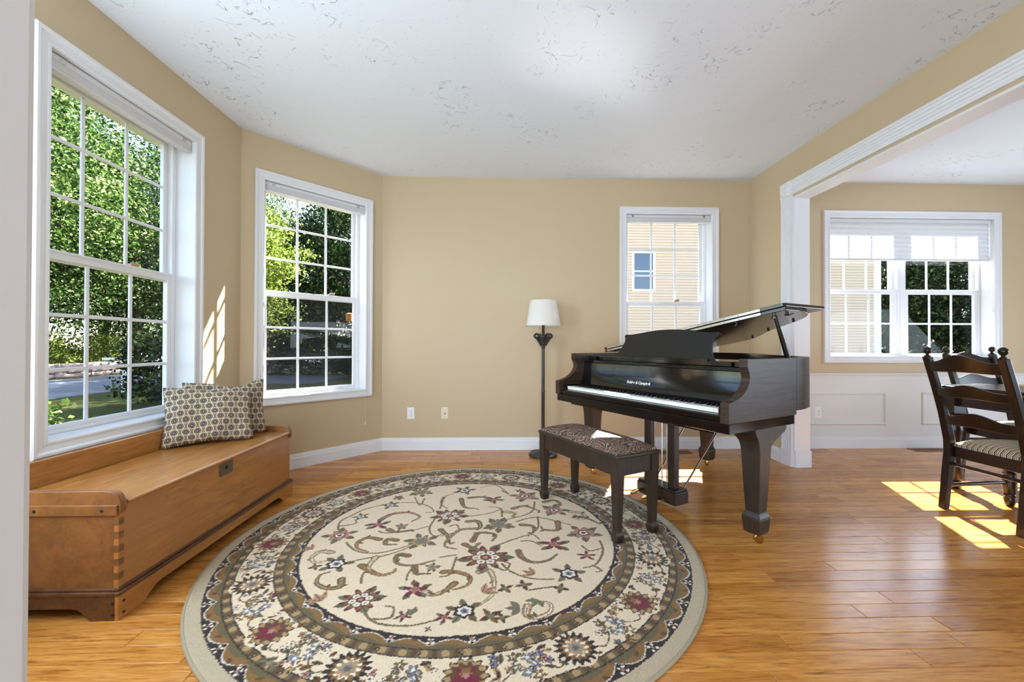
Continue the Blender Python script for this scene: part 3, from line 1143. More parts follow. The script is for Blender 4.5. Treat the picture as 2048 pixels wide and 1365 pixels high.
# ------------------------------------------------------------------ wooden chest under the window
X0c, X1c, Y0c, Y1c = -1.968, -1.45, 1.626, 2.949
CX, CY = (X0c + X1c) / 2, (Y0c + Y1c) / 2
CH = thing('wooden_chest', 'long brown wooden blanket chest with raised ends under the big window', 'chest', (CX, CY, 0))
x0, x1, y0, y1 = X0c - CX, X1c - CX, Y0c - CY, Y1c - CY
bx1, by0, by1 = x1 - .014, y0 + .014, y1 - .014
MB().box(bx1 - .02, bx1, by0, by1, .10, .43).build('front_panel', M['chest'], CH, bevel=.002)
for a, b in ((by0, by0 + .022), (by1 - .022, by1)):
    MB().box(x0 + .01, bx1 - .02, a, b, .10, .43).build('end_panel', M['chest_end'], CH, bevel=.002)
MB().box(x0 + .012, bx1 - .02, by0 + .02, by1 - .02, .09, .11).build('bottom_board', M['chest_dark'], CH)
MB().prism([(x0 + .03, .431), (x0 + .03, .449), (x1 - .010, .449), (x1 - .002, .445), (x1 + .002, .440), (x1 - .002, .434), (x1 - .008, .431)], 'y', by0 + .026, by1 - .026).build('lid', M['chest'], CH)
MB().prism([(x0, .43), (x0, .557), (x0 + .004, .560), (x0 + .018, .560), (x0 + .022, .556), (x0 + .022, .43)], 'y', by0, by1).build('back_rail', M['chest'], CH)
# raised ends
AP = [(x0, .400), (bx1 - .002, .400), (bx1 + .008, .408), (bx1 + .012, .425), (bx1 + .010, .446)] + \
     catmull([(bx1 + .008, .450), (bx1 - .002, .472), (bx1 - .024, .486), (bx1 - .06, .490)], 4) + \
     [(x0 + .14, .488)] + catmull([(x0 + .10, .490), (x0 + .06, .502), (x0 + .03, .530), (x0 + .010, .556), (x0, .560)], 4)
for a, b in ((by0 - .006, by0 + .022), (by1 - .022, by1 + .006)):
    MB().prism([(p[0], p[1]) for p in AP], 'y', a, b).build('arm', M['chest_end'], CH, bevel=.003)
for ya, yb in ((by0 - .012, by0 - .005), (by1 + .005, by1 + .012)):
    bt = MB().box(x0 + .02, bx1 + .002, ya, yb, .398, .438).build('batten', M['chest_end'], CH, bevel=.002)
    mb = MB()
    for xx in (x0 + .20, bx1 - .055):
        mb.lathe([(.006, -.001), (.006, .0015), (.004, .0028)], 10, M=Matrix.Translation((xx, ya if ya < 0 else yb, .418)) @ Matrix.Rotation(PI / 2 if ya < 0 else -PI / 2, 4, 'X'))
    mb.build('nail', M['dark'], bt)


def bracket_profile(a, b, foot, zt, cut):
    """plinth side with shaped bracket feet"""
    f = [(a, 0), (a + foot * .62, 0), (a + foot * .70, cut * .35), (a + foot * .80, cut * .62), (a + foot * .92, cut * .9), (a + foot * 1.08, cut)]
    return f + [(a + b - p[0], p[1]) for p in f[::-1]] + [(b, zt), (a, zt)]


MB().prism(bracket_profile(y0, y1, .19, .094, .046), 'x', x1 - .016, x1).build('plinth_front', M['chest'], CH, bevel=.002)
for ya, yb in ((y0, y0 + .016), (y1 - .016, y1)):
    MB().prism(bracket_profile(x0, x1 - .016, .15, .094, .046), 'y', ya, yb).build('plinth_end', M['chest_dark'], CH, bevel=.002)
mo = MB()
for (a, b, c, d) in ((x1 - .018, x1 + .004, y0 - .004, y1 + .004), (x0, x1 - .018, y0 - .004, y0 + .018), (x0, x1 - .018, y1 - .018, y1 + .004)):
    mo.box(a, b, c, d, .094, .108)
mo.box(x1 - .018, x1 - .006, y0 + .004, y1 - .004, .108, .118).box(x0, x1 - .018, y0 + .004, y0 + .016, .108, .118).box(x0, x1 - .018, y1 - .016, y1 - .004, .108, .118)
mo.build('plinth_moulding', M['chest_dark'], CH, bevel=.003)
mb = MB()
for zz in (.066, .022):
    for dd_ in (.016, ):
        mb.lathe([(.0055, -.001), (.0055, .0018), (.003, .003)], 10, M=Matrix.Translation((x1, y0 + .022, zz)) @ Matrix.Rotation(PI / 2, 4, 'Y'))
        mb.lathe([(.0055, -.001), (.0055, .0018), (.003, .003)], 10, M=Matrix.Translation((x1 - .022, y0, zz)) @ Matrix.Rotation(PI / 2, 4, 'X'))
mb.build('nail', M['dark'], CH)
for k in range(5):
    z = .150 + k * .052
    MB().box(bx1 - .030, bx1 + .0008, by0 - .0008, by0 + .0215, z, z + .026).build('dovetail', M['dovetail'], CH)
lp = MB().box(bx1 - .001, bx1 + .0022, 2.208 - CY, 2.318 - CY, .358, .424).build('lock_plate', M['lock'], CH, bevel=.001)
mb = MB().lathe([(.011, 0), (.011, .0012), (.007, .0022)], 16, M=Matrix.Translation((bx1 + .0022, 2.263 - CY, .396)) @ Matrix.Rotation(PI / 2, 4, 'Y'))
for yy in (2.214, 2.312):
    for zz in (.364, .418):
        mb.lathe([(.003, 0), (.002, .001)], 8, M=Matrix.Translation((bx1 + .0022, yy - CY, zz)) @ Matrix.Rotation(PI / 2, 4, 'Y'))
mb.build('keyhole', M['dark'], lp)

# ------------------------------------------------------------------ pillows
m = M['pillow'] = mat('ring_print_pillow_fabric', lin(180, 165, 140), .9)
uvn = N(m, 'ShaderNodeUVMap')
sep = N(m, 'ShaderNodeSeparateXYZ')
L(m, uvn.outputs[0], sep.inputs[0])


def lattice(ox, oy):
    a = math_(m, 'SUBTRACT', math_(m, 'FRACT', math_(m, 'ADD', math_(m, 'MULTIPLY', sep.outputs[0], 7.6), ox)), .5)
    b = math_(m, 'MULTIPLY', math_(m, 'SUBTRACT', math_(m, 'FRACT', math_(m, 'ADD', math_(m, 'MULTIPLY', sep.outputs[1], 5.8), oy)), .5), 1.31)
    return math_(m, 'SQRT', math_(m, 'ADD', math_(m, 'MULTIPLY', a, a), math_(m, 'MULTIPLY', b, b)))


dist = math_(m, 'MINIMUM', lattice(0, 0), lattice(.5, .5))
tan_, cream, slate, pale, brown = lin(146, 122, 90), lin(204, 194, 172), lin(72, 68, 70), lin(170, 170, 172), lin(96, 78, 58)
c = ramp(m, dist, [(0, pale), (.06, slate), (.19, tan_), (.25, brown), (.32, cream), (.41, brown), (.45, tan_)], 'CONSTANT')
hz = noise(m, coords(m), 60, 3)
L(m, mixc(m, .25, c, mixc(m, 1.0, c, hz.outputs[0], 'OVERLAY')), P(m).inputs['Base Color'])
bump(m, noise(m, coords(m), 13, 3).outputs[0], .4, .025)


def pillow(name, label, w, h, th, loc, rot, group, seed):
    n, k = 30, 24
    rn = random.Random(seed)
    ph = [rn.uniform(0, 6) for _ in range(6)]
    vs, fs, uv = [], [], []
    for side in (1, -1):
        for j in range(k + 1):
            for i in range(n + 1):
                u, v_ = i / n, j / k
                x, y = 2 * u - 1, 2 * v_ - 1
                pin = 1 - .10 * (1 - abs(y)) ** 1.0 * abs(x) ** 3 * .6
                piny = 1 - .16 * (1 - abs(x)) ** 1.0 * abs(y) ** 3 * .7
                t = (max(0, 1 - x ** 2) * max(0, 1 - y ** 2)) ** .42
                wr = .017 * math.sin(5 * x + 3 * y + ph[0]) * math.sin(4 * y - 2 * x + ph[1]) + .006 * math.sin(11 * x * y + ph[2])
                edge = max(0, 1 - max(abs(x), abs(y)) ** 8)
                sag = -.045 * math.exp(-((x - .25) / .35) ** 2) * max(0, y) ** 6
                vs.append((x * w / 2 * pin, side * (th / 2 * t + wr * edge * .8), (y * h / 2 * piny) + sag))
                uv.append((u * w / .42, v_ * h / .42))
    w_ = n + 1
    off = w_ * (k + 1)
    for s in (0, 1):
        for j in range(k):
            for i in range(n):
                a = s * off + j * w_ + i
                q = (a, a + 1, a + w_ + 1, a + w_)
                fs.append(q if s else q[::-1])
    me = bpy.data.meshes.new(name)
    me.from_pydata(vs, [], fs)
    ul = me.uv_layers.new(name='UVMap')
    li = np.zeros(len(me.loops), dtype=np.int32)
    me.loops.foreach_get('vertex_index', li)
    ul.data.foreach_set('uv', np.array(uv, dtype=np.float32)[li].ravel())
    bm = bmesh.new()
    bm.from_mesh(me)
    bmesh.ops.remove_doubles(bm, verts=bm.verts, dist=.0012)
    bmesh.ops.recalc_face_normals(bm, faces=bm.faces)
    bm.to_mesh(me)
    bm.free()
    me.polygons.foreach_set('use_smooth', [True] * len(me.polygons))
    me.materials.append(M['pillow'])
    o = bpy.data.objects.new(name, me)
    COL.objects.link(o)
    o.location = loc
    o.rotation_euler = rot
    tag(o, label, 'pillow', group)
    return o


PA = math.atan2(.25, .34)
lean = math.radians(-24)
pillow('throw_pillow', 'ring-patterned blue and tan pillow in front of its twin on the chest', .45, .37, .15, (-1.795, 2.615, .622), (lean, 0, PA), 'pillows on the chest', 3)
pillow('throw_pillow', 'ring-patterned pillow half hidden behind another pillow on the chest', .45, .37, .13, (-1.80, 2.775, .632), (math.radians(-16), 0, PA + .06), 'pillows on the chest', 9)

# ------------------------------------------------------------------ round rug: the woven pattern is drawn on a fine grid of pile
R = RUG_R
RES = .0035
NG = int(2 * R / RES) + 3
ax = (np.arange(NG) - (NG - 1) / 2) * RES
GX, GY = np.meshgrid(ax, ax)
GR = np.hypot(GX, GY)
GA = np.arctan2(GY, GX)
rng = np.random.default_rng(5)
# slightly ragged edges, as woven yarn has
JX = GX + rng.normal(0, .0011, GX.shape)
JY = GY + rng.normal(0, .0011, GX.shape)
JR = np.hypot(JX, JY)
JA = np.arctan2(JY, JX)
c3 = lambda *a: np.array(lin(*a)[:3], dtype=np.float32)
IV, IV2, BIND = c3(220, 200, 170), c3(220, 199, 169), c3(184, 168, 140)
GOLD, OLIVE, BRN, DK = c3(128, 94, 52), c3(104, 92, 64), c3(92, 64, 40), c3(48, 36, 34)
MAR, ROSE, BLUE, SAGE, TAN, CRM = c3(112, 34, 52), c3(172, 124, 112), c3(112, 124, 142), c3(110, 108, 84), c3(168, 136, 94), c3(226, 216, 196)
IMG = np.empty(GX.shape + (3,), dtype=np.float32)
IMG[:] = IV2


def win(cx, cy, r):
    a = max(0, int((cx - r) / RES + (NG - 1) / 2))
    b = min(NG, int((cx + r) / RES + (NG - 1) / 2) + 2)
    c = max(0, int((cy - r) / RES + (NG - 1) / 2))
    d = min(NG, int((cy + r) / RES + (NG - 1) / 2) + 2)
    return slice(c, d), slice(a, b)


def paint(cx, cy, r, fn, col):
    s = win(cx, cy, r)
    if s[0].stop <= s[0].start or s[1].stop <= s[1].start:
        return
    m = fn(JX[s] - cx, JY[s] - cy)
    IMG[s][m] = col


def rose(cx, cy, r, n, amp, col, ph=0, inner=0):
    def f(x, y):
        q = np.hypot(x, y)
        a = np.arctan2(y, x)
        rad = r * (1 - amp + amp * np.cos(n * (a - ph)))
        return (q < rad) & (q >= inner)
    paint(cx, cy, r * 1.02, f, col)


def leaf(cx, cy, ln, wd, ang, col, vein=None):
    ca, sa = math.cos(ang), math.sin(ang)

    def f(x, y):
        u = (x * ca + y * sa) / ln
        v = (-x * sa + y * ca) / wd
        return (u > 0) & (u < 1) & (np.abs(v) < np.sin(np.clip(u, 0, 1) ** .8 * PI) * .5)
    paint(cx, cy, ln * 1.02, f, col)
    if vein is not None:
        paint(cx, cy, ln, lambda x, y: (np.abs(-x * sa + y * ca) < .0022) & (x * ca + y * sa > 0) & (x * ca + y * sa < ln * .85), vein)


def stroke(pts, w0, w1, col):
    P_ = catmull([(a, b, 0) for a, b in pts], 12)
    for i in range(len(P_) - 1):
        t = i / (len(P_) - 1)
        w = w0 + (w1 - w0) * t
        a, b = P_[i], P_[i + 1]
        dx, dy = b[0] - a[0], b[1] - a[1]
        l2 = dx * dx + dy * dy + 1e-12

        def f(x, y):
            u = np.clip((x * dx + y * dy) / l2, 0, 1)
            return np.hypot(x - u * dx, y - u * dy) < w
        paint(a[0], a[1], math.sqrt(l2) + w + .004, f, col)


def flower(cx, cy, r, k, ph):
    rr_ = random.Random(int((cx + 3) * 1e4 + (cy + 3) * 77))
    if k in 'rxmdo':
        for i in range(5):
            a = ph + i * 2 * PI / 5 + rr_.uniform(-.3, .3)
            leaf(cx + math.cos(a) * r * .45, cy + math.sin(a) * r * .45, r * .72, r * .42, a, SAGE if i % 2 else OLIVE, BRN)
    if k == 'r':
        rose(cx, cy, r * .78, 7, .16, BRN, ph); rose(cx, cy, r * .70, 7, .16, ROSE, ph); rose(cx, cy, r * .50, 6, .1, TAN, ph)
        rose(cx, cy, r * .40, 5, .1, MAR, ph); rose(cx, cy, r * .28, 5, .1, CRM, ph); rose(cx, cy, r * .15, 3, .1, DK, ph)
    elif k == 'm':
        rose(cx, cy, r * .80, 5, .30, DK, ph); rose(cx, cy, r * .70, 5, .30, MAR, ph); rose(cx, cy, r * .34, 4, .2, ROSE, ph); rose(cx, cy, r * .18, 4, .2, GOLD, ph)
    elif k == 'd':
        rose(cx, cy, r * .66, 6, .12, DK, ph); rose(cx, cy, r * .44, 6, .12, CRM, ph); rose(cx, cy, r * .26, 5, .1, BLUE, ph); rose(cx, cy, r * .12, 5, .1, MAR, ph)
    elif k == 'o':
        rose(cx, cy, r * .86, 8, .24, OLIVE, ph); rose(cx, cy, r * .62, 8, .22, TAN, ph); rose(cx, cy, r * .44, 6, .2, SAGE, ph); rose(cx, cy, r * .26, 5, .2, BLUE, ph); rose(cx, cy, r * .14, 5, .2, GOLD, ph)
    elif k == 'x':
        rose(cx, cy, r * .92, 9, .22, DK, ph); rose(cx, cy, r * .85, 9, .22, MAR, ph); rose(cx, cy, r * .72, 9, .18, GOLD, ph)
        for i in range(6):
            a = ph + i * PI / 3
            q = (cx + math.cos(a) * r * .36, cy + math.sin(a) * r * .36)
            rose(q[0], q[1], r * .22, 5, .1, DK, a); rose(q[0], q[1], r * .18, 5, .1, CRM, a); rose(q[0], q[1], r * .08, 5, .1, ROSE, a)
        rose(cx, cy, r * .20, 6, .1, MAR, ph); rose(cx, cy, r * .12, 6, .1, TAN, ph)
    elif k == 't':
        for i in range(3):
            leaf(cx, cy - r * .4, r * 1.5, r * .55, ph + .7 * (i - 1), TAN if i != 1 else ROSE, BRN)
    elif k == 'b':
        for i in range(4):
            leaf(cx, cy, r, r * .5, ph + i * PI / 2, GOLD if i % 2 else BRN, DK)
        rose(cx, cy, r * .35, 5, .2, SAGE, ph)
    elif k == 'g':
        for i in range(3):
            leaf(cx, cy, r * 1.5, r * .7, ph + i * .9, SAGE, OLIVE)


FL = [(-0.672, -0.008, 0.071, 'r'), (-0.502, 0.121, 0.057, 'm'), (-0.508, 0.411, 0.047, 'd'), (-0.638, 0.236, 0.039, 'd'), (-0.215, -0.084, 0.069, 'o'), (-0.366, -0.584, 0.074, 'x'), (-0.16, -0.521, 0.056, 'm'), (-0.574, -0.303, 0.062, 'd'), (-0.169, -0.69, 0.028, 'm'), (-0.129, -0.671, 0.022, 'g'), (-0.753, -0.141, 0.034, 't'), (-0.523, -0.569, 0.04, 't'), (-0.113, -0.343, 0.031, 'o'), (-0.36, 0.096, 0.032, 'o'), (-0.353, 0.643, 0.069, 'o'), (-0.487, 0.538, 0.033, 'o'), (-0.011, -0.703, 0.031, 'm'), (-0.062, -0.765, 0.015, 'b'), (-0.103, 0.236, 0.089, 'x'), (-0.051, 0.669, 0.063, 'd'), (0.16, 0.495, 0.055, 'm'), (0.372, 0.55, 0.079, 'r'), (0.543, 0.309, 0.072, 'r'), (0.195, 0.105, 0.075, 'o'), (0.665, -0.009, 0.077, 'r'), (0.132, -0.259, 0.104, 'x'), (0.485, -0.135, 0.068, 'm'), (0.631, -0.255, 0.037, 'm'), (0.516, -0.412, 0.06, 'd'), (0.462, -0.524, 0.035, 'b'), (0.361, -0.395, 0.037, 't'), (0.225, -0.519, 0.035, 'b'), (0.306, -0.497, 0.036, 'b'), (0.166, -0.698, 0.044, 'b'), (0.063, -0.666, 0.058, 'd'), (0.128, -0.528, 0.041, 't'), (0.357, -0.601, 0.03, 'g'), (0.281, -0.652, 0.033, 'g')]
VN = [[(-0.708, 0.062), (-0.735, 0.17), (-0.696, 0.262), (-0.639, 0.36), (-0.505, 0.438), (-0.348, 0.448), (-0.25, 0.378), (-0.212, 0.3), (-0.255, 0.288)], [(-0.605, -0.093), (-0.524, -0.18), (-0.418, -0.207), (-0.323, -0.168), (-0.259, -0.118)], [(-0.543, -0.304), (-0.465, -0.261), (-0.371, -0.232), (-0.302, -0.185), (-0.255, -0.136)], [(-0.329, -0.657), (-0.296, -0.701), (-0.243, -0.734), (-0.138, -0.746), (-0.052, -0.721), (-0.025, -0.693)], [(-0.282, -0.706), (-0.216, -0.698), (-0.219, -0.639), (-0.254, -0.628)], [(-0.404, -0.468), (-0.418, -0.404), (-0.41, -0.336), (-0.406, -0.247)], [(-0.724, 0.104), (-0.666, 0.124), (-0.636, 0.145), (-0.657, 0.19)], [(-0.473, 0.037), (-0.431, 0.016), (-0.309, 0.033), (-0.211, 0.093)], [(-0.114, -0.284), (-0.192, -0.326), (-0.215, -0.395), (-0.211, -0.447)], [(-0.307, 0.519), (-0.318, 0.406), (-0.379, 0.55)], [(-0.185, 0.546), (-0.185, 0.431), (-0.132, 0.349)], [(-0.179, 0.25), (-0.198, 0.071), (-0.155, -0.029), (-0.107, 0.009)], [(0.212, -0.321), (0.256, -0.393), (0.342, -0.448), (0.443, -0.456)], [(-0.092, -0.254), (-0.014, -0.232)], [(0.204, -0.129), (0.274, -0.077), (0.374, -0.022), (0.414, -0.08)], [(0.3, 0.147), (0.43, 0.201), (0.61, 0.096)], [(0.431, 0.213), (0.417, 0.058), (0.355, -0.041)], [(0.733, -0.105), (0.724, -0.209), (0.662, -0.332), (0.593, -0.366)], [(0.627, -0.156), (0.658, -0.208), (0.733, -0.176)], [(0.214, 0.218), (0.204, 0.342), (0.131, 0.37)], [(0.431, 0.446), (0.41, 0.312), (0.354, 0.238), (0.233, 0.171), (0.185, 0.149)], [(-0.086, 0.09), (-0.05, 0.11), (-0.033, 0.027), (-0.124, -0.03)], [(0.189, -0.35), (0.226, -0.378), (0.25, -0.322), (0.227, -0.307)], [(0.317, -0.096), (0.369, -0.097), (0.415, -0.151)], [(0.329, -0.533), (0.436, -0.512)], [(-0.179, 0.35), (-0.174, 0.546), (-0.126, 0.606)], [(0.216, 0.663), (0.261, 0.598), (0.18, 0.766), (0.062, 0.734)], [(-0.131, 0.225), (-0.013, 0.223), (0.134, 0.268), (0.215, 0.342)], [(0.643, -0.346), (0.672, -0.389), (0.646, -0.402)], [(-0.012, -0.256), (-0.026, -0.4), (-0.067, -0.425)]]
CS = [[(-0.44, -0.06), (-0.512, -0.04), (-0.545, -0.094), (-0.525, -0.155), (-0.464, -0.19)], [(-0.641, -0.194), (-0.701, -0.184), (-0.717, -0.24), (-0.678, -0.293), (-0.633, -0.272)], [(-0.501, -0.434), (-0.487, -0.49), (-0.538, -0.5), (-0.596, -0.463), (-0.609, -0.399), (-0.576, -0.373)], [(-0.25, -0.235), (-0.301, -0.226), (-0.295, -0.295), (-0.238, -0.325), (-0.156, -0.313)], [(-0.453, -0.32), (-0.401, -0.364), (-0.337, -0.405), (-0.285, -0.38), (-0.285, -0.353)], [(-0.406, -0.247), (-0.415, -0.321), (-0.39, -0.378)], [(-0.424, 0.056), (-0.371, 0.024), (-0.296, 0.053)], [(-0.347, -0.072), (-0.401, -0.061), (-0.395, -0.115), (-0.336, -0.117)], [(-0.507, 0.187), (-0.461, 0.268), (-0.366, 0.291), (-0.284, 0.229), (-0.318, 0.16)], [(-0.116, -0.534), (-0.071, -0.558), (-0.035, -0.524)], [(-0.131, 0.049), (-0.084, -0.031), (-0.059, -0.123)], [(-0.197, -0.341), (-0.178, -0.396), (-0.141, -0.397)], [(0.541, 0.141), (0.526, 0.034), (0.452, 0.036), (0.438, 0.078)], [(0.107, -0.389), (0.151, -0.377), (0.175, -0.456), (0.17, -0.564), (0.113, -0.637)], [(0.012, 0.153), (0.07, 0.152), (0.084, 0.065), (-0.016, 0.047), (-0.069, -0.05), (-0.083, -0.14), (-0.02, -0.175)], [(0.057, -0.09), (0.087, 0.004), (0.177, -0.018), (0.161, -0.092)], [(0.017, -0.125), (0.062, -0.16), (0.101, -0.109)], [(0.642, 0.281), (0.708, 0.255), (0.716, 0.195), (0.68, 0.161), (0.637, 0.196)], [(0.496, 0.444), (0.565, 0.471), (0.598, 0.4), (0.548, 0.348)], [(0.295, -0.199), (0.308, -0.263), (0.36, -0.31), (0.432, -0.297), (0.488, -0.236)], [(-0.058, -0.385), (0.002, -0.387), (0.065, -0.428), (0.062, -0.491), (0.003, -0.525)], [(0.314, -0.642), (0.305, -0.692), (0.341, -0.712), (0.394, -0.684), (0.407, -0.634), (0.37, -0.612)], [(-0.06, 0.514), (-0.026, 0.373), (0.049, 0.345)], [(-0.006, 0.528), (0.082, 0.541), (0.139, 0.48)], [(0.287, 0.34), (0.362, 0.378), (0.45, 0.298)], [(0.235, 0.29), (0.295, 0.264), (0.273, 0.216)], [(0.327, 0.102), (0.391, 0.079), (0.385, -0.003)], [(0.659, 0.208), (0.724, 0.183), (0.783, 0.103)], [(0.004, -0.477), (-0.048, -0.558)]]

# bands from the rim inwards
IMG[GR > 1.160] = BIND
rows_ = (np.sin(GR * 900) > .55) & (GR > 1.160)
IMG[rows_] = BIND * .86


def scallop_band(r0, r1, n, dark_out, ph):
    band = (JR > r0) & (JR <= r1)
    IMG[band] = DK
    t = (JR - r0) / (r1 - r0)
    if not dark_out:
        t = 1 - t
    sc = np.abs(np.sin((JA + ph) * n / 2))
    m = band & (t < .30 + .58 * sc)
    IMG[m] = CRM * .8
    m = band & (t < .24 + .56 * sc)
    IMG[m] = GOLD
    m = band & (t < .10 + .30 * np.abs(np.sin((JA + ph) * n / 2 + .5)))
    IMG[m] = OLIVE * .9
    rm = r0 + (r1 - r0) * (.72 if dark_out else .28)
    for i in range(n):
        a = -ph + i * 2 * PI / n
        for j, (dr, da) in enumerate(((0, 0), (.010, .010), (.010, -.010), (-.010, .008), (-.010, -.008))):
            x, y = (rm + dr) * math.cos(a + da), (rm + dr) * math.sin(a + da)
            rose(x, y, .0062, 4, .1, CRM if j else ROSE)
        a2 = a + PI / n
        leaf((rm - .012) * math.cos(a2), (rm - .012) * math.sin(a2), .030, .016, a2 + PI / 2 + (.5 if i % 2 else -.5), BRN)


def guard_band(r0, r1, n):
    band = (JR > r0) & (JR <= r1)
    IMG[band] = OLIVE * .95
    m = band & (np.sin(JA * n) * np.sin((JR - r0) / (r1 - r0) * PI) > .35)
    IMG[m] = TAN
    m = band & (np.sin(JA * n + PI) > .72)
    IMG[m] = BRN
    for i in range(n // 2):
        a = i * 4 * PI / n
        rm = (r0 + r1) / 2
        rose(rm * math.cos(a), rm * math.sin(a), .011, 4, .15, DK)
        rose(rm * math.cos(a), rm * math.sin(a), .005, 4, .1, TAN)
    IMG[(np.abs(JR - r0) < .003) | (np.abs(JR - r1) < .0025)] = DK


IMG[(JR > .905) & (JR <= 1.07)] = IV
scallop_band(1.092, 1.160, 44, True, .02)
guard_band(1.062, 1.094, 92)
guard_band(.868, .908, 76)
scallop_band(.812, .868, 36, False, .05)
IMG[(JR > .806) & (JR <= .818)] = DK
# main border: sixteen palmettes with sprays of leaves and small flowers between
rb = random.Random(3)
for i in range(620):
    a = rb.uniform(0, 2 * PI)
    r_ = rb.choice((.93, .955, .985, 1.01, 1.045)) + rb.uniform(-.008, .008)
    x, y = r_ * math.cos(a), r_ * math.sin(a)
    q = rb.random()
    if q < .62:
        leaf(x, y, rb.uniform(.030, .052), rb.uniform(.016, .026), rb.uniform(0, 6.3), rb.choice((OLIVE, BRN, GOLD, SAGE, TAN, BRN, OLIVE)), DK)
    else:
        rose(x, y, .018, 5, .2, DK, q * 9); rose(x, y, .0145, 5, .2, rb.choice((ROSE, TAN, BLUE, CRM)), q * 9); rose(x, y, .006, 4, .1, MAR)
for k in range(16):
    a = math.radians(5.5 + 22.5 * k)
    cx, cy = .988 * math.cos(a), .988 * math.sin(a)
    mid = a + math.radians(11.25)
    for j, (dr, da, cc) in enumerate(((.03, 0, BLUE), (-.03, .02, BLUE), (.0, -.035, SAGE), (.0, .035, BLUE * .9), (-.045, -.03, OLIVE), (.05, .03, GOLD))):
        x, y = (.988 + dr) * math.cos(mid + da), (.988 + dr) * math.sin(mid + da)
        rose(x, y, .027, 5, .25, IV, j); rose(x, y, .025, 5, .28, BRN, j); rose(x, y, .021, 5, .28, cc, j); rose(x, y, .009, 4, .2, CRM, j)
    for sgn in (-1, 1):
        stroke([(cx + .05 * math.cos(a + 1.57 * sgn), cy + .05 * math.sin(a + 1.57 * sgn)),
                (1.035 * math.cos(a + .09 * sgn), 1.035 * math.sin(a + .09 * sgn)),
                (1.0 * math.cos(a + .15 * sgn), 1.0 * math.sin(a + .15 * sgn)),
                (.94 * math.cos(a + .17 * sgn), .94 * math.sin(a + .17 * sgn))], .003, .002, BRN)
    rose(cx, cy, .086, 3, .06, IV, a)
    if k % 2 == 0:
        rose(cx, cy, .078, 13, .10, DK, a); rose(cx, cy, .071, 13, .10, TAN, a); rose(cx, cy, .060, 11, .12, BRN, a)
        rose(cx + .006 * math.cos(a), cy + .006 * math.sin(a), .048, 5, .24, MAR, a)
        rose(cx - .014 * math.cos(a), cy - .014 * math.sin(a), .024, 5, .2, GOLD, a); rose(cx, cy, .014, 5, .2, ROSE, a)
    else:
        rose(cx, cy, .080, 17, .13, DK, a); rose(cx, cy, .058, 15, .10, GOLD, a); rose(cx, cy, .046, 11, .14, CRM, a)
        rose(cx, cy, .038, 9, .14, TAN, a); rose(cx, cy, .022, 6, .2, BLUE, a); rose(cx, cy, .012, 6, .1, OLIVE, a)
# field
rf = random.Random(8)
for v_ in VN:
    stroke(v_, .0062, .0042, OLIVE * .8 + GOLD * .3)
for i, v_ in enumerate(CS):
    stroke(v_, .0185, .005, BRN)
    stroke(v_, .0150, .003, (GOLD, TAN, OLIVE, GOLD * 1.1)[i % 4])
    stroke(v_, .0060, .001, (TAN, CRM, TAN, SAGE)[i % 4])
    stroke(v_[:3], .0020, .001, BRN)
    for q in v_[1:3]:
        leaf(q[0], q[1], .036, .018, rf.uniform(0, 6.3), (OLIVE, TAN, GOLD)[i % 3], BRN)
for cx, cy, r_, k in FL:
    flower(cx, cy, r_ * 1.22, k, rf.uniform(0, 6.3))
for a, r_ in ((0.3, .70), (1.1, .74), (2.3, .73), (3.6, .74), (5.0, .74)):
    flower(r_ * math.cos(a), r_ * math.sin(a), .035, 'b', a)
IMG *= (1 + rng.normal(0, .055, GX.shape)[..., None]).astype(np.float32)
IMG = np.clip(IMG, 0, 1)
inside = GR <= R
idx = -np.ones(GX.shape, dtype=np.int64)
idx[inside] = np.arange(inside.sum())
sq = inside[:-1, :-1] & inside[1:, :-1] & inside[:-1, 1:] & inside[1:, 1:]
q0 = np.stack([idx[:-1, :-1][sq], idx[:-1, 1:][sq], idx[1:, 1:][sq], idx[1:, :-1][sq]], 1)
zz = np.full(GX.shape, .0125) - .004 * np.clip((GR - (R - .02)) / .02, 0, 1) ** 2
co = np.stack([GX[inside], GY[inside], zz[inside]], 1).astype(np.float32)
me = bpy.data.meshes.new('round_rug')
me.vertices.add(len(co))
me.vertices.foreach_set('co', co.ravel())
me.loops.add(q0.size)
me.loops.foreach_set('vertex_index', q0.ravel().astype(np.int32))
me.polygons.add(len(q0))
me.polygons.foreach_set('loop_start', np.arange(0, q0.size, 4, dtype=np.int32))
me.update(calc_edges=True)
me.validate()
ca = me.color_attributes.new('weave', 'FLOAT_COLOR', 'POINT')
cc = np.ones((len(co), 4), dtype=np.float32)
cc[:, :3] = IMG[inside]
ca.data.foreach_set('color', cc.ravel())
m = M['rug'] = mat('woven_wool_rug', (.5, .5, .5, 1), .95, 0, .1)
at = N(m, 'ShaderNodeAttribute', attribute_name='weave')
L(m, at.outputs['Color'], P(m).inputs['Base Color'])
P(m).inputs['Sheen Weight'].default_value = .15
nz = noise(m, coords(m), 320, 2, .6)
bump(m, nz.outputs[0], .45, .004)
me.materials.append(m)
rug = thing('round_rug', 'large round ivory and brown floral rug on the oak floor', 'rug', (RUG_C[0], RUG_C[1], 0))
pile = bpy.data.objects.new('pile', me)
COL.objects.link(pile)
pile.parent = rug
bo = M['rug_edge'] = mat('rug_binding_yarn', lin(156, 146, 122), .95)
nR = 180
rings = []
for r_, z in ((R - .004, .0005), (R + .004, .001), (R + .0055, .006), (R + .003, .0105), (R - .004, .0115)):
    rings.append([(r_ * math.cos(2 * PI * i / nR), r_ * math.sin(2 * PI * i / nR), z) for i in range(nR)])
MB().loft(rings, False).build('binding', bo, rug, smooth=60)

# ------------------------------------------------------------------ wall plates and floor registers


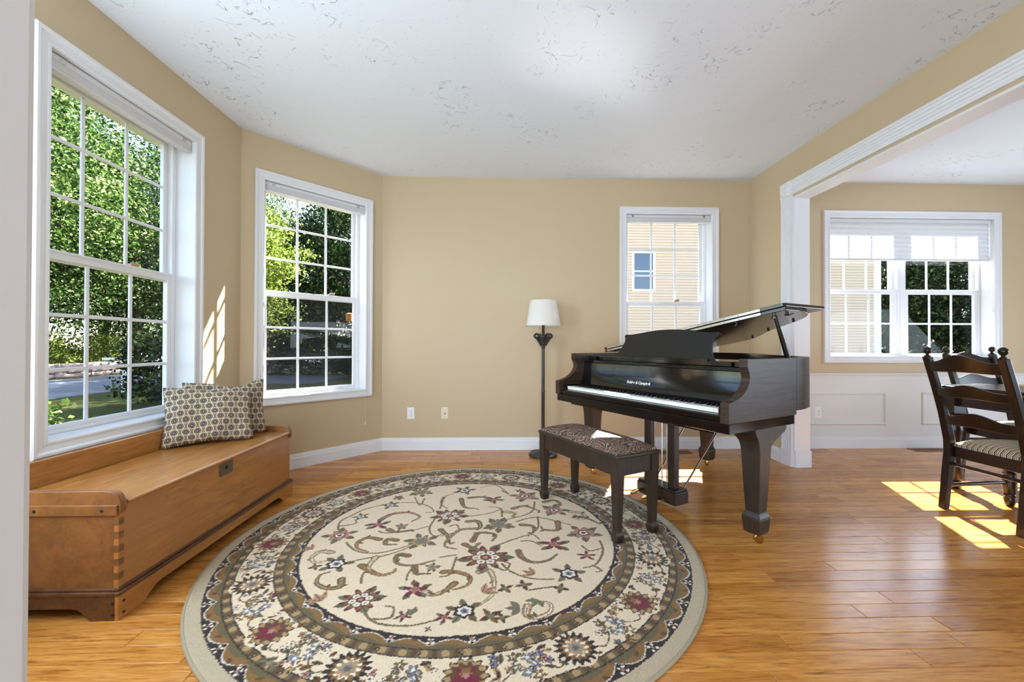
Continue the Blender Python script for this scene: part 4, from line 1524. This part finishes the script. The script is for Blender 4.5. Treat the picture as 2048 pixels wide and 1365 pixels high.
def outlet(label, fr_M, rz, kind, group=None):
    t = thing('wall_outlet' if kind == 'duplex' else 'cable_plate', label, 'outlet' if kind == 'duplex' else 'wall plate', tuple(fr_M), rz, group)
    MB().loft([[(-.036, 0, -.058), (.036, 0, -.058), (.036, 0, .058), (-.036, 0, .058)], [(-.036, -.003, -.058), (.036, -.003, -.058), (.036, -.003, .058), (-.036, -.003, .058)],
               [(-.032, -.006, -.054), (.032, -.006, -.054), (.032, -.006, .054), (-.032, -.006, .054)]]).build('cover_plate', M['plate_white'] if kind == 'duplex' else M['plate_cream'], t)
    if kind == 'duplex':
        for z in (-.0195, .0195):
            rc = MB().prism([(.017 * math.cos(a), z + max(-.013, min(.013, .017 * math.sin(a)))) for a in [2 * PI * i / 20 for i in range(20)]], 'y', -.0085, -.005).build('receptacle', M['plate_white'], t)
            mb = MB().box(-.0075, -.0050, -.0092, -.0080, z - .001, z + .008).box(.0050, .0075, -.0092, -.0080, z - .001, z + .0065)
            mb.lathe([(.0028, 0), (.0028, .001)], 8, M=Matrix.Translation((0, -.0082, z - .007)) @ Matrix.Rotation(PI / 2, 4, 'X'))
            mb.build('slot', M['slot'], rc)
        MB().lathe([(.003, 0), (.002, .001)], 8, M=Matrix.Translation((0, -.0058, 0)) @ Matrix.Rotation(PI / 2, 4, 'X')).build('screw', M['lock'], t)
    else:
        MB().lathe([(.0075, 0), (.0075, .004), (.005, .004), (.005, .010), (.0035, .010)], 12, M=Matrix.Translation((0, -.0055, -.002)) @ Matrix.Rotation(PI / 2, 4, 'X')).build('coax_jack', M['lock'], t)
        mb = MB()
        for z in (-.042, .042):
            mb.lathe([(.003, 0), (.002, .001)], 8, M=Matrix.Translation((0, -.0058, z)) @ Matrix.Rotation(PI / 2, 4, 'X'))
        mb.build('screw', M['plate_cream'], t)
    return t


outlet('white duplex outlet low on the tan wall beside the cream cable plate', (-.888, YB, .366), 0, 'duplex')
outlet('cream cable plate low on the tan wall left of the lamp', (-.549, YB, .366), 0, 'coax')
outlet('white duplex outlet inside a wainscot panel in the dining room', (3.255, YB - .008, .366), 0, 'duplex')


def register(label, x0, x1, y0, y1):
    t = thing('floor_register', label, 'vent', ((x0 + x1) / 2, (y0 + y1) / 2, 0), 0)
    a, b = (x1 - x0) / 2, (y1 - y0) / 2
    MB().box(-a, a, -b, -b + .014, 0, .006).box(-a, a, b - .014, b, 0, .006).box(-a, -a + .016, -b + .014, b - .014, 0, .006).box(a - .016, a, -b + .014, b - .014, 0, .006).build('frame', M['register'], t, bevel=.002)
    MB().box(-a + .016, a - .016, -b + .014, b - .014, 0, .001).build('grille_backing', M['slot'], t)
    n = 12
    for i in range(n):
        x = -a + .016 + (2 * a - .032) * (i + .5) / n
        MB().box(x - .006, x + .006, -b + .014, b - .014, .001, .005).build('slat', M['register'], t)


register('brown wooden floor vent by the baseboard behind the piano', 1.55, 1.87, 3.965, 4.075)
register('brown wooden floor vent below the dining room window', 4.16, 4.50, 4.015, 4.125)

# ------------------------------------------------------------------ dining table and chairs
TX0, TX1, TY0, TY1 = 3.30, 5.15, 1.92, 3.06
TB = thing('dining_table', 'dark wooden dining table with turned legs in the adjoining room', 'table', ((TX0 + TX1) / 2, (TY0 + TY1) / 2, 0))
a, b = (TX1 - TX0) / 2, (TY1 - TY0) / 2
tp = [(-a, -b), (a, -b), (a, b), (-a, b)]
MB().loft([[(x * .985, y * .985, .728) for x, y in tp], [(x * .992, y * .992, .734) for x, y in tp], [(x, y, .742) for x, y in tp], [(x, y, .756) for x, y in tp], [(x * .995, y * .992, .762) for x, y in tp]]).build('tabletop', M['dinwood'], TB, bevel=.003)
ap = MB()
for s in (-1, 1):
    ap.box(-a + .10, a - .10, s * (b - .075) - .011, s * (b - .075) + .011, .615, .728)
    ap.box(s * (a - .065) - .011, s * (a - .065) + .011, -b + .10, b - .10, .615, .728)
ap.build('apron', M['dinwood'], TB, bevel=.002)
bd_ = MB()
for s in (-1, 1):
    bd_.box(-a + .10, a - .10, s * (b - .064) - .004, s * (b - .064) + .004, .612, .628)
    bd_.box(s * (a - .053) - .004, s * (a - .053) + .004, -b + .10, b - .10, .612, .628)
bd_.build('apron_bead', M['dinwood'], TB, bevel=.003)
TURN = [(.026, 0), (.040, .006), (.044, .03), (.040, .055), (.034, .062), (.044, .070), (.050, .10), (.053, .17), (.052, .23), (.046, .245), (.053, .255), (.046, .268), (.036, .285), (.040, .33), (.052, .40), (.055, .44), (.046, .485), (.052, .495), (.052, .505), (.040, .52), (.052, .545), (.044, .56)]
for sx in (-1, 1):
    for sy in (-1, 1):
        lg = MB().lathe([(r_ * .95, z) for r_, z in TURN], 20).box(-.045, .045, -.045, .045, .56, .728).build('leg', M['dinwood'], TB, smooth=35)
        lg.location = (sx * (a - .07), sy * (b - .075), 0)

m = M['stripe'] = mat('striped_seat_fabric', lin(170, 150, 120), .8)
tcx = N(m, 'ShaderNodeTexCoord')
sp = N(m, 'ShaderNodeSeparateXYZ')
L(m, tcx.outputs['Object'], sp.inputs[0])
fr_ = math_(m, 'FRACT', math_(m, 'MULTIPLY', sp.outputs[0], 34.0))
L(m, ramp(m, fr_, [(0, lin(44, 34, 34)), (.20, lin(186, 160, 118)), (.36, lin(84, 62, 54)), (.48, lin(206, 192, 166)), (.66, lin(120, 96, 72)), (.82, lin(214, 204, 184))], 'CONSTANT'), P(m).inputs['Base Color'])


def chair(label, loc, rz, group, first=None):
    if first:
        t = first.copy()
        COL.objects.link(t)
        t.location, t.rotation_euler = loc, (0, 0, rz)
        for ch in first.children:
            c_ = ch.copy()
            COL.objects.link(c_)
            c_.parent = t
            for g in ch.children:
                g_ = g.copy()
                COL.objects.link(g_)
                g_.parent = c_
        return tag(t, label, 'chair', group)
    t = thing('dining_chair', label, 'chair', loc, rz, group)
    post_y = lambda z: (-.045 + .045 * min(1, z / .40)) if z < .40 else -.155 * ((z - .40) / .60) ** 1.25
    for s in (-1, 1):
        secs = []
        for z in (0, .02, .12, .24, .36, .44, .52, .62, .72, .82, .92, .985):
            wz = .021 if z < .9 else .0205
            secs.append((z, wz, .0225 if .2 < z < .6 else .019, s * .204, post_y(z)))
        pk = MB().sqloft(secs).build('rear_post', M['dinwood'], t, bevel=.006)
        MB().lathe([(.016, 0), (.017, .006), (.009, .012), (.008, .018), (.015, .024), (.0212, .036), (.0215, .044), (.019, .054), (.011, .062), (.003, .065)], 18, (s * .204, post_y(.985), .984)).build('finial', M['dinwood'], pk, smooth=50)
    for zc, hh in ((.895, .105), (.735, .082), (.555, .090)):
        nx = 24
        vs, fs = [], []
        for i in range(nx + 1):
            u = -1 + 2 * i / nx
            x = u * .190
            yb = post_y(zc + .03) - .022 * (1 - u * u)
            cy = .5 + .5 * math.cos(PI * min(1, abs(u) / .82))
            zt_ = zc + hh * .58 + hh * .42 * cy
            zb_ = zc + .010 * cy * .6 - .004
            lean_ = (post_y(zt_) - post_y(zc))
            for yy, zz_ in ((yb - .009, zb_), (yb + .009, zb_), (yb + .009 + lean_, zt_), (yb - .009 + lean_, zt_)):
                vs.append((x, yy, zz_))
        for i in range(nx):
            for q in range(4):
                fs.append((i * 4 + q, i * 4 + (q + 1) % 4, (i + 1) * 4 + (q + 1) % 4, (i + 1) * 4 + q))
        fs += [(3, 2, 1, 0), (nx * 4, nx * 4 + 1, nx * 4 + 2, nx * 4 + 3)]
        MB().add(vs, fs).build('back_rail', M['dinwood'], t, smooth=30, bevel=.003)
    CT = [(.012, 0), (.020, .004), (.026, .02), (.029, .045), (.026, .062), (.030, .068), (.030, .076), (.027, .082), (.033, .11), (.034, .15), (.033, .185), (.029, .205), (.033, .212), (.033, .220), (.024, .232), (.023, .25), (.030, .262), (.030, .272), (.022, .285)]
    for s in (-1, 1):
        lg = MB().lathe(CT, 18).box(-.024, .024, -.024, .024, .285, .405).build('front_leg', M['dinwood'], t, smooth=35)
        lg.location = (s * .222, .425, 0)
    MB().prism([(-.180, .0), (.180, .0), (.222, .43), (-.222, .43)], 'z', .335, .405).build('seat_frame', M['dinwood'], t, bevel=.004)
    st_ = MB()
    st_.tube([(-.19, -.004, .292), (.19, -.004, .292)], [.011, .011], 10)
    st_.tube([(-.215, .41, .255), (.215, .41, .255)], .011, 10)
    for s in (-1, 1):
        st_.tube([(s * .204, -.022, .150), (s * .207, .18, .155), (s * .222, .425, .158)], [.010, .015, .010], 10)
    st_.build('stretcher', M['dinwood'], t, smooth=50)
    cu = cushion(MB(), .224, .215, .405, .058, 18, 16, 3.2).build('seat_cushion', M['stripe'], t, smooth=60)
    for v_ in cu.data.vertices:
        v_.co.x *= .86 + .14 * (v_.co.y + .215) / .43
    cu.location = (0, .222, 0)
    return t


ch1 = chair('dark ladder-back dining chair with striped seat, seen from behind at the table end', (2.935, 2.418, 0), -PI / 2, 'dining chairs')
chair('dark ladder-back dining chair facing the camera across the table', (4.015, 3.285, 0), PI, 'dining chairs', ch1)
chair('dark dining chair at the picture edge, only its knobbed post showing', (4.80, 3.285, 0), PI, 'dining chairs', ch1)

# ------------------------------------------------------------------ outdoors
GZ = -.5
m = M['lawn'] = mat('dry_patchy_lawn', lin(90, 96, 50), .95, 0, .1)
v = coords(m)
n1 = noise(m, v, .35, 4, .6)
n2 = noise(m, v, 7, 4, .7)
cl = ramp(m, n1.outputs[0], [(.35, lin(72, 86, 40)), (.5, lin(94, 94, 48)), (.66, lin(116, 98, 60))])
L(m, mixc(m, .7, cl, ramp(m, n2.outputs[0], [(.3, lin(90, 96, 60)), (.7, lin(190, 190, 140))]), 'MULTIPLY'), P(m).inputs['Base Color'])
bump(m, n2.outputs[0], .8, .06)
m = M['asphalt'] = mat('grey_asphalt', lin(120, 122, 128), .85)
v = coords(m)
L(m, ramp(m, noise(m, v, 1.5, 5).outputs[0], [(.3, lin(86, 88, 94)), (.7, lin(112, 114, 120))]), P(m).inputs['Base Color'])
struct(MB().box(-70, 60, -40, 80, GZ - .3, GZ).build('ground', M['lawn']))
struct(MB().box(-18.5, -12.4, -40, 80, GZ - .02, GZ + .012).build('road', M['asphalt']))
struct(MB().box(-12.5, -7.2, 16.2, 20.5, GZ - .02, GZ + .012).build('driveway', M['asphalt']))


def leaf_cloud(name, seed, rad, ncl, per, size, spread, material, parent, hollow=.35, flat=1.0):
    g = np.random.default_rng(seed)
    d = g.normal(size=(ncl, 3))
    d /= np.linalg.norm(d, axis=1)[:, None]
    rr_ = (hollow + (1 - hollow) * g.random(ncl) ** .5)
    lump = 1 + .22 * np.sin(d[:, 0] * 5 + seed) * np.cos(d[:, 1] * 4 + seed * 2) + .14 * np.sin(d[:, 2] * 7 + seed)
    cl_ = d * (rr_ * lump)[:, None] * np.array(rad)
    c = np.repeat(cl_, per, 0) + g.normal(size=(ncl * per, 3)) * spread * np.array([1, 1, .6 * flat])
    n = len(c)
    nrm = g.normal(size=(n, 3)) + np.array([0, 0, .9])
    nrm /= np.linalg.norm(nrm, axis=1)[:, None]
    t = np.cross(nrm, g.normal(size=(n, 3)))
    t /= np.linalg.norm(t, axis=1)[:, None]
    b_ = np.cross(nrm, t)
    s = size * g.uniform(.6, 1.25, n)[:, None]
    co_ = np.stack([c - t * s * .5, c + b_ * s * .27 - t * s * .05 + nrm * s * .05, c + t * s * .5 - nrm * s * .08, c - b_ * s * .27 - t * s * .05 + nrm * s * .05], 1).reshape(-1, 3)
    me_ = bpy.data.meshes.new(name)
    me_.vertices.add(4 * n)
    me_.vertices.foreach_set('co', co_.astype(np.float32).ravel())
    me_.loops.add(4 * n)
    me_.loops.foreach_set('vertex_index', np.arange(4 * n, dtype=np.int32))
    me_.polygons.add(n)
    me_.polygons.foreach_set('loop_start', np.arange(0, 4 * n, 4, dtype=np.int32))
    me_.update(calc_edges=True)
    me_.materials.append(material)
    o = bpy.data.objects.new(name, me_)
    COL.objects.link(o)
    if parent:
        o.parent = parent
    stuff(o)
    return o


FOL = {}


def tree(name, label, cat, x, y, h, rad, key, mat_, trunk_r, group, size=.24, ncl=420, per=34, spread=.42, base_z=None, rz=0, sc=1.0):
    t = thing(name, label, cat, (x, y, GZ), rz, group)
    zc = h - rad[2] if base_z is None else base_z
    k = (key, tuple(rad))
    if k in FOL:
        o = FOL[k].copy()
        COL.objects.link(o)
        o.parent = t
    else:
        o = leaf_cloud('foliage', key, rad, ncl, per, size, spread, mat_, t)
        FOL[k] = o
    o.location = (0, 0, zc)
    if trunk_r:
        rnd = random.Random(key + int(x * 10))
        mb = MB()
        mb.tube([(0, 0, -.1), (.08, 0, zc * .4), (0, .06, zc), (.1, 0, zc + rad[2] * .6)], [trunk_r * 1.25, trunk_r, trunk_r * .75, trunk_r * .2], 10)
        for i in range(7):
            an = rnd.uniform(0, 6.3)
            z0 = zc * rnd.uniform(.55, 1.0)
            e = rnd.uniform(.5, .85)
            mb.tube([(0, 0, z0), (rad[0] * e * .5 * math.cos(an), rad[1] * e * .5 * math.sin(an), z0 + rad[2] * .25), (rad[0] * e * math.cos(an), rad[1] * e * math.sin(an), z0 + rad[2] * .45)], [trunk_r * .45, trunk_r * .3, trunk_r * .1], 6)
        mb.build('trunk', M['bark'], t, smooth=50)
    return t


# across the road, seen through the window over the chest
TG = 'leafy trees across the road'
for i, (x, y, h, r_, key, mt, lb) in enumerate((
        (-21.8, 19.0, 12.5, (3.9, 3.9, 5.2), 1, 'leaf_bright', 'bright green tree across the road, filling the left window panes'),
        (-21.5, 25.0, 11.5, (3.9, 3.9, 5.0), 2, 'leaf_mid', 'mid green tree across the road, right of the bright one'),
        (-24.5, 22.0, 17.5, (4.6, 4.6, 7.4), 3, 'leaf_mid', 'tallest green tree standing behind the roadside trees'),
        (-28.0, 30.0, 16.0, (5.2, 5.2, 7.2), 4, 'leaf_dark', 'dark tall tree far behind the roadside trees'),
        (-29.0, 24.5, 19.0, (5.0, 5.0, 8.6), 5, 'leaf_mid', 'tall tree in the second row beyond the road'),
        (-22.5, 31.5, 20.0, (4.8, 4.8, 8.6), 7, 'leaf_mid', 'very tall green tree at the right edge of the chest window'),
        (-23.0, 30.0, 11.0, (4.0, 4.0, 5.0), 6, 'leaf_bright', 'bright green tree beyond the white fence'))):
    tree('leafy_tree', lb, 'tree', x, y, h, r_, key, M[mt], .26, TG, size=.17, ncl=700, per=60, spread=.50)
# a nearer tree whose branches hang in front of them
tree('maple_tree', 'near maple whose bright branches hang before the upper left window panes', 'tree', -12.4, 9.4, 9.4, (3.1, 3.0, 3.0), 11, M['leaf_bright'], .2, None, size=.115, ncl=420, per=70, spread=.36)
for i, (y, w_, mt, lb) in enumerate(((19.2, 1.7, 'leaf_gold', 'sunlit yellow-green hedge bush above the stone wall'), (22.0, 1.8, 'leaf_gold', 'yellow-green hedge bush near the white gate post'), (25.2, 1.7, 'leaf_bright', 'green hedge bush behind the white picket fence'))):
    tree('hedge_bush', lb, 'bush', -21.0, y, 1.9, (1.1, w_, 1.0), 20 + i, M[mt], 0, 'hedge across the road', size=.15, ncl=170, per=30, spread=.16, base_z=.95)
sw = thing('stone_wall', 'low pinkish fieldstone wall along the far side of the road', 'wall', (-19.2, 19.5, GZ))
rs = random.Random(4)
M['stone'] = wood('fieldstone', lin(104, 88, 84), lin(176, 156, 148), .9, (2, 2, 2), 1.2, .2)
for row in range(3):
    y = -4.5 + row * .2
    while y < 3.4:
        w_ = rs.uniform(.34, .62)
        hh = rs.uniform(.20, .25)
        d_ = rs.uniform(.16, .24)
        z0 = row * .205
        ring = lambda f, zz: [((-d_ * f), y + w_ * (1 - f) / 2, zz), (d_ * f, y + w_ * (1 - f) / 2, zz), (d_ * f, y + w_ - w_ * (1 - f) / 2, zz), (-d_ * f, y + w_ - w_ * (1 - f) / 2, zz)]
        MB().loft([ring(.8, z0), ring(1, z0 + hh * .3), ring(1, z0 + hh * .7), ring(.75, z0 + hh)]).build('stone', M['stone'], sw, smooth=60)
        y += w_ * .97
gp = thing('white_gate_post', 'white wooden post with cap and cross arm at the edge of the lawn', 'post', (-11.88, 13.44, GZ), .7)
MB().box(-.07, .07, -.07, .07, 0, 1.30).build('post', M['trim'], gp, bevel=.01)
MB().loft([[(-.10, -.10, 1.30), (.10, -.10, 1.30), (.10, .10, 1.30), (-.10, .10, 1.30)], [(-.10, -.10, 1.34), (.10, -.10, 1.34), (.10, .10, 1.34), (-.10, .10, 1.34)], [(-.02, -.02, 1.42), (.02, -.02, 1.42), (.02, .02, 1.42), (-.02, .02, 1.42)]]).build('cap', M['trim'], gp)
MB().box(-.50, .07, -.04, .04, 1.02, 1.10).build('cross_arm', M['trim'], gp, bevel=.006)
pf = thing('picket_fence', 'white picket fence across the road beside the hedge', 'fence', (-19.6, 25.5, GZ), PI / 2)
for i in range(5):
    MB().box(-2.4 + i * 1.4 - .06, -2.4 + i * 1.4 + .06, -.06, .06, 0, 1.0).build('post', M['trim'], pf, bevel=.01)
for z in (.25, .72):
    MB().box(-2.4, 3.2, -.02, .02, z, z + .09).build('rail', M['trim'], pf)
mb = MB()
for i in range(36):
    x = -2.3 + i * .152
    mb.prism([(x - .04, .1), (x + .04, .1), (x + .04, .86), (x, .93), (x - .04, .86)], 'y', -.045, -.025)
stuff(mb.build('pickets', M['trim'], pf))
tree('evergreen_shrub', 'dark green shrub on the lawn by the right edge of the chest window', 'shrub', -8.75, 10.9, 2.2, (.75, .75, 1.05), 31, M['leaf_dark'], 0, None, size=.12, ncl=150, per=34, spread=.13, base_z=1.0)
tree('small_lawn_shrub', 'small bright plant on the lawn below the chest window', 'shrub', -7.25, 6.85, .5, (.3, .3, .25), 33, M['leaf_bright'], 0, None, size=.12, ncl=16, per=14, spread=.08, base_z=.25)

# beyond the angled bay window
DG = 'dark trees beyond the angled window'
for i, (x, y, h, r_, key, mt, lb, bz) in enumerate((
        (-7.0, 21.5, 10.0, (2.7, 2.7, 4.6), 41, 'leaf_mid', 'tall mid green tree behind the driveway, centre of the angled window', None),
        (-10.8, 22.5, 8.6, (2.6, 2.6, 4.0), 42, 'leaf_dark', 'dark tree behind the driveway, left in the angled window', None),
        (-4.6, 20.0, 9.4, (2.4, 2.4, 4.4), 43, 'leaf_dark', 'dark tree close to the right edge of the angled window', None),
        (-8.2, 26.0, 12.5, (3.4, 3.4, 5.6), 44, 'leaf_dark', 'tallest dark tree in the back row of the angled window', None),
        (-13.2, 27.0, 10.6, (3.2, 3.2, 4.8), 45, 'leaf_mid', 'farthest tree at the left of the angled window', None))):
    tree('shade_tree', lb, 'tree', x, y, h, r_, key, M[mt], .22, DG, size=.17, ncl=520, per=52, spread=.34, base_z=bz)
tree('locust_tree', 'sunlit yellow-green tree at the left edge of the angled window', 'tree', -6.95, 11.4, 6.6, (1.15, 1.25, 2.6), 51, M['leaf_gold'], .10, None, size=.105, ncl=260, per=70, spread=.2)
for i, (x, y) in enumerate(((-9.2, 20.9), (-7.4, 20.7), (-5.6, 18.9), (-11.2, 21.0))):
    tree('understory_bush', ('dark leafy bush left of centre behind the driveway', 'dark leafy bush in the middle behind the driveway', 'dark leafy bush at the right end of the driveway', 'dark leafy bush at the left end of the driveway')[i],
         'bush', x, y, 2.0, (1.3, 1.1, 1.1), 60 + i % 2, M['leaf_dark'], 0, 'bushes behind the driveway', size=.17, ncl=150, per=30, spread=.2, base_z=.95, rz=i)
wf = thing('rail_fence', 'white two-rail fence panel far off in the angled window', 'fence', (-15.6, 28.6, GZ), .45)
for x in (-1.3, 0, 1.3):
    MB().box(x - .06, x + .06, -.06, .06, 0, 1.05).build('post', M['trim'], wf)
for z in (.35, .85):
    MB().box(-1.3, 1.3, -.025, .025, z, z + .12).build('rail', M['trim'], wf)
bf = thing('orange_cylinder', 'orange cylinder hanging outside the angled bay window', 'bird feeder', (-1.497, 4.15, GZ), .5)  # cylinder added for an orange shape in the pane, nature unknown
m_or = mat('orange_plastic', lin(206, 140, 70), .5)
MB().lathe([(.02, 1.778), (.031, 1.785), (.031, 1.840), (.035, 1.842), (.035, 1.854), (.012, 1.864)], 18, M=None).build('tube', m_or, bf, smooth=40)
MB().tube([(0, 0, 1.86), (0, 0, 3.368)], .0012, 5).build('hanger', M['slot'], bf)

# neighbouring house
HS = thing('neighbor_house', 'beige clapboard house next door seen through the back windows', 'house', (11.2, 18.0, GZ))
hx0, hx1, hz = -7.4, 5.62, 8.2
M['siding'] = mat('beige_clapboard_paint', lin(206, 180, 154), .7)
M['house_trim'] = mat('white_house_trim', lin(230, 230, 232), .6)
M['roofing'] = mat('grey_roof_shingle', lin(90, 88, 90), .9)
MB().box(hx0, hx1, .03, 9, 0, hz).build('wall', M['siding'], HS)
hole = [(-5.33, -4.49, 3.98, 5.56), (-1.2, -.3, 3.98, 5.56), (2.0, 2.9, 1.2, 2.9)]
mb = MB()
z = .3
while z < hz - .1:
    segs = [(hx0, hx1)]
    for h_ in hole:
        if h_[2] - .09 < z + .05 < h_[3] + .09:
            segs = [s2 for s1 in segs for s2 in ((s1[0], min(s1[1], h_[0] - .09)), (max(s1[0], h_[1] + .09), s1[1])) if s2[1] > s2[0]]
    for s1, s2 in segs:
        mb.prism([(.03, z), (-.026, z), (.004, z + .128), (.03, z + .128)], 'x', s1, s2)
    z += .125
stuff(mb.build('clapboards', M['siding'], HS))
for x in (hx0, hx1):
    MB().box(x - .16, x + .16, -.03, .05, 0, hz).build('corner_board', M['house_trim'], HS)
M['far_glass'] = mat('far_window_glass', lin(60, 72, 92), .06, 0, .8)
for h_ in hole:
    mb = MB()
    pic_frame(mb, h_[0], h_[1], h_[2], h_[3], [(0, .03), (0, -.03), (.09, -.03), (.09, .03)])
    wn_ = mb.build('window', M['house_trim'], HS)
    MB().box(h_[0], h_[1], .0, .02, h_[2], h_[3]).build('pane', M['far_glass'], wn_)
    MB().box(h_[0], h_[1], -.015, .015, (h_[2] + h_[3]) / 2 - .03, (h_[2] + h_[3]) / 2 + .03).build('sash_rail', M['house_trim'], wn_)
MB().prism([(-.45, hz), (4.5, hz + 3.2), (9.45, hz), (9.45, hz - .15), (-.45, hz - .15)], 'x', hx0 - .3, hx1 + .3).build('roof', M['roofing'], HS)

# evergreens right of the house, beyond the dining room window
EG = 'dark evergreens beyond the dining window'
for i, (x, y, h, r_, key, mt, lb) in enumerate((
        (19.3, 19.6, 6.6, (1.7, 1.7, 3.3), 71, 'leaf_dark', 'dark evergreen just past the corner of the beige house'),
        (22.2, 20.4, 7.0, (2.0, 2.0, 3.4), 72, 'leaf_dark', 'broad dark evergreen in the middle panes of the right dining sash'),
        (25.0, 21.0, 7.4, (2.0, 2.0, 3.6), 73, 'leaf_dark', 'dark evergreen at the right edge of the dining window'),
        (23.6, 24.5, 9.6, (2.6, 2.6, 4.7), 74, 'leaf_dark', 'taller dark evergreen behind the others beyond the dining window'))):
    tree('evergreen', lb, 'tree', x, y, h, r_, key, M[mt], .15, EG, size=.2, ncl=420, per=30, spread=.24, base_z=h * .5)
bpy.context.view_layer.update()
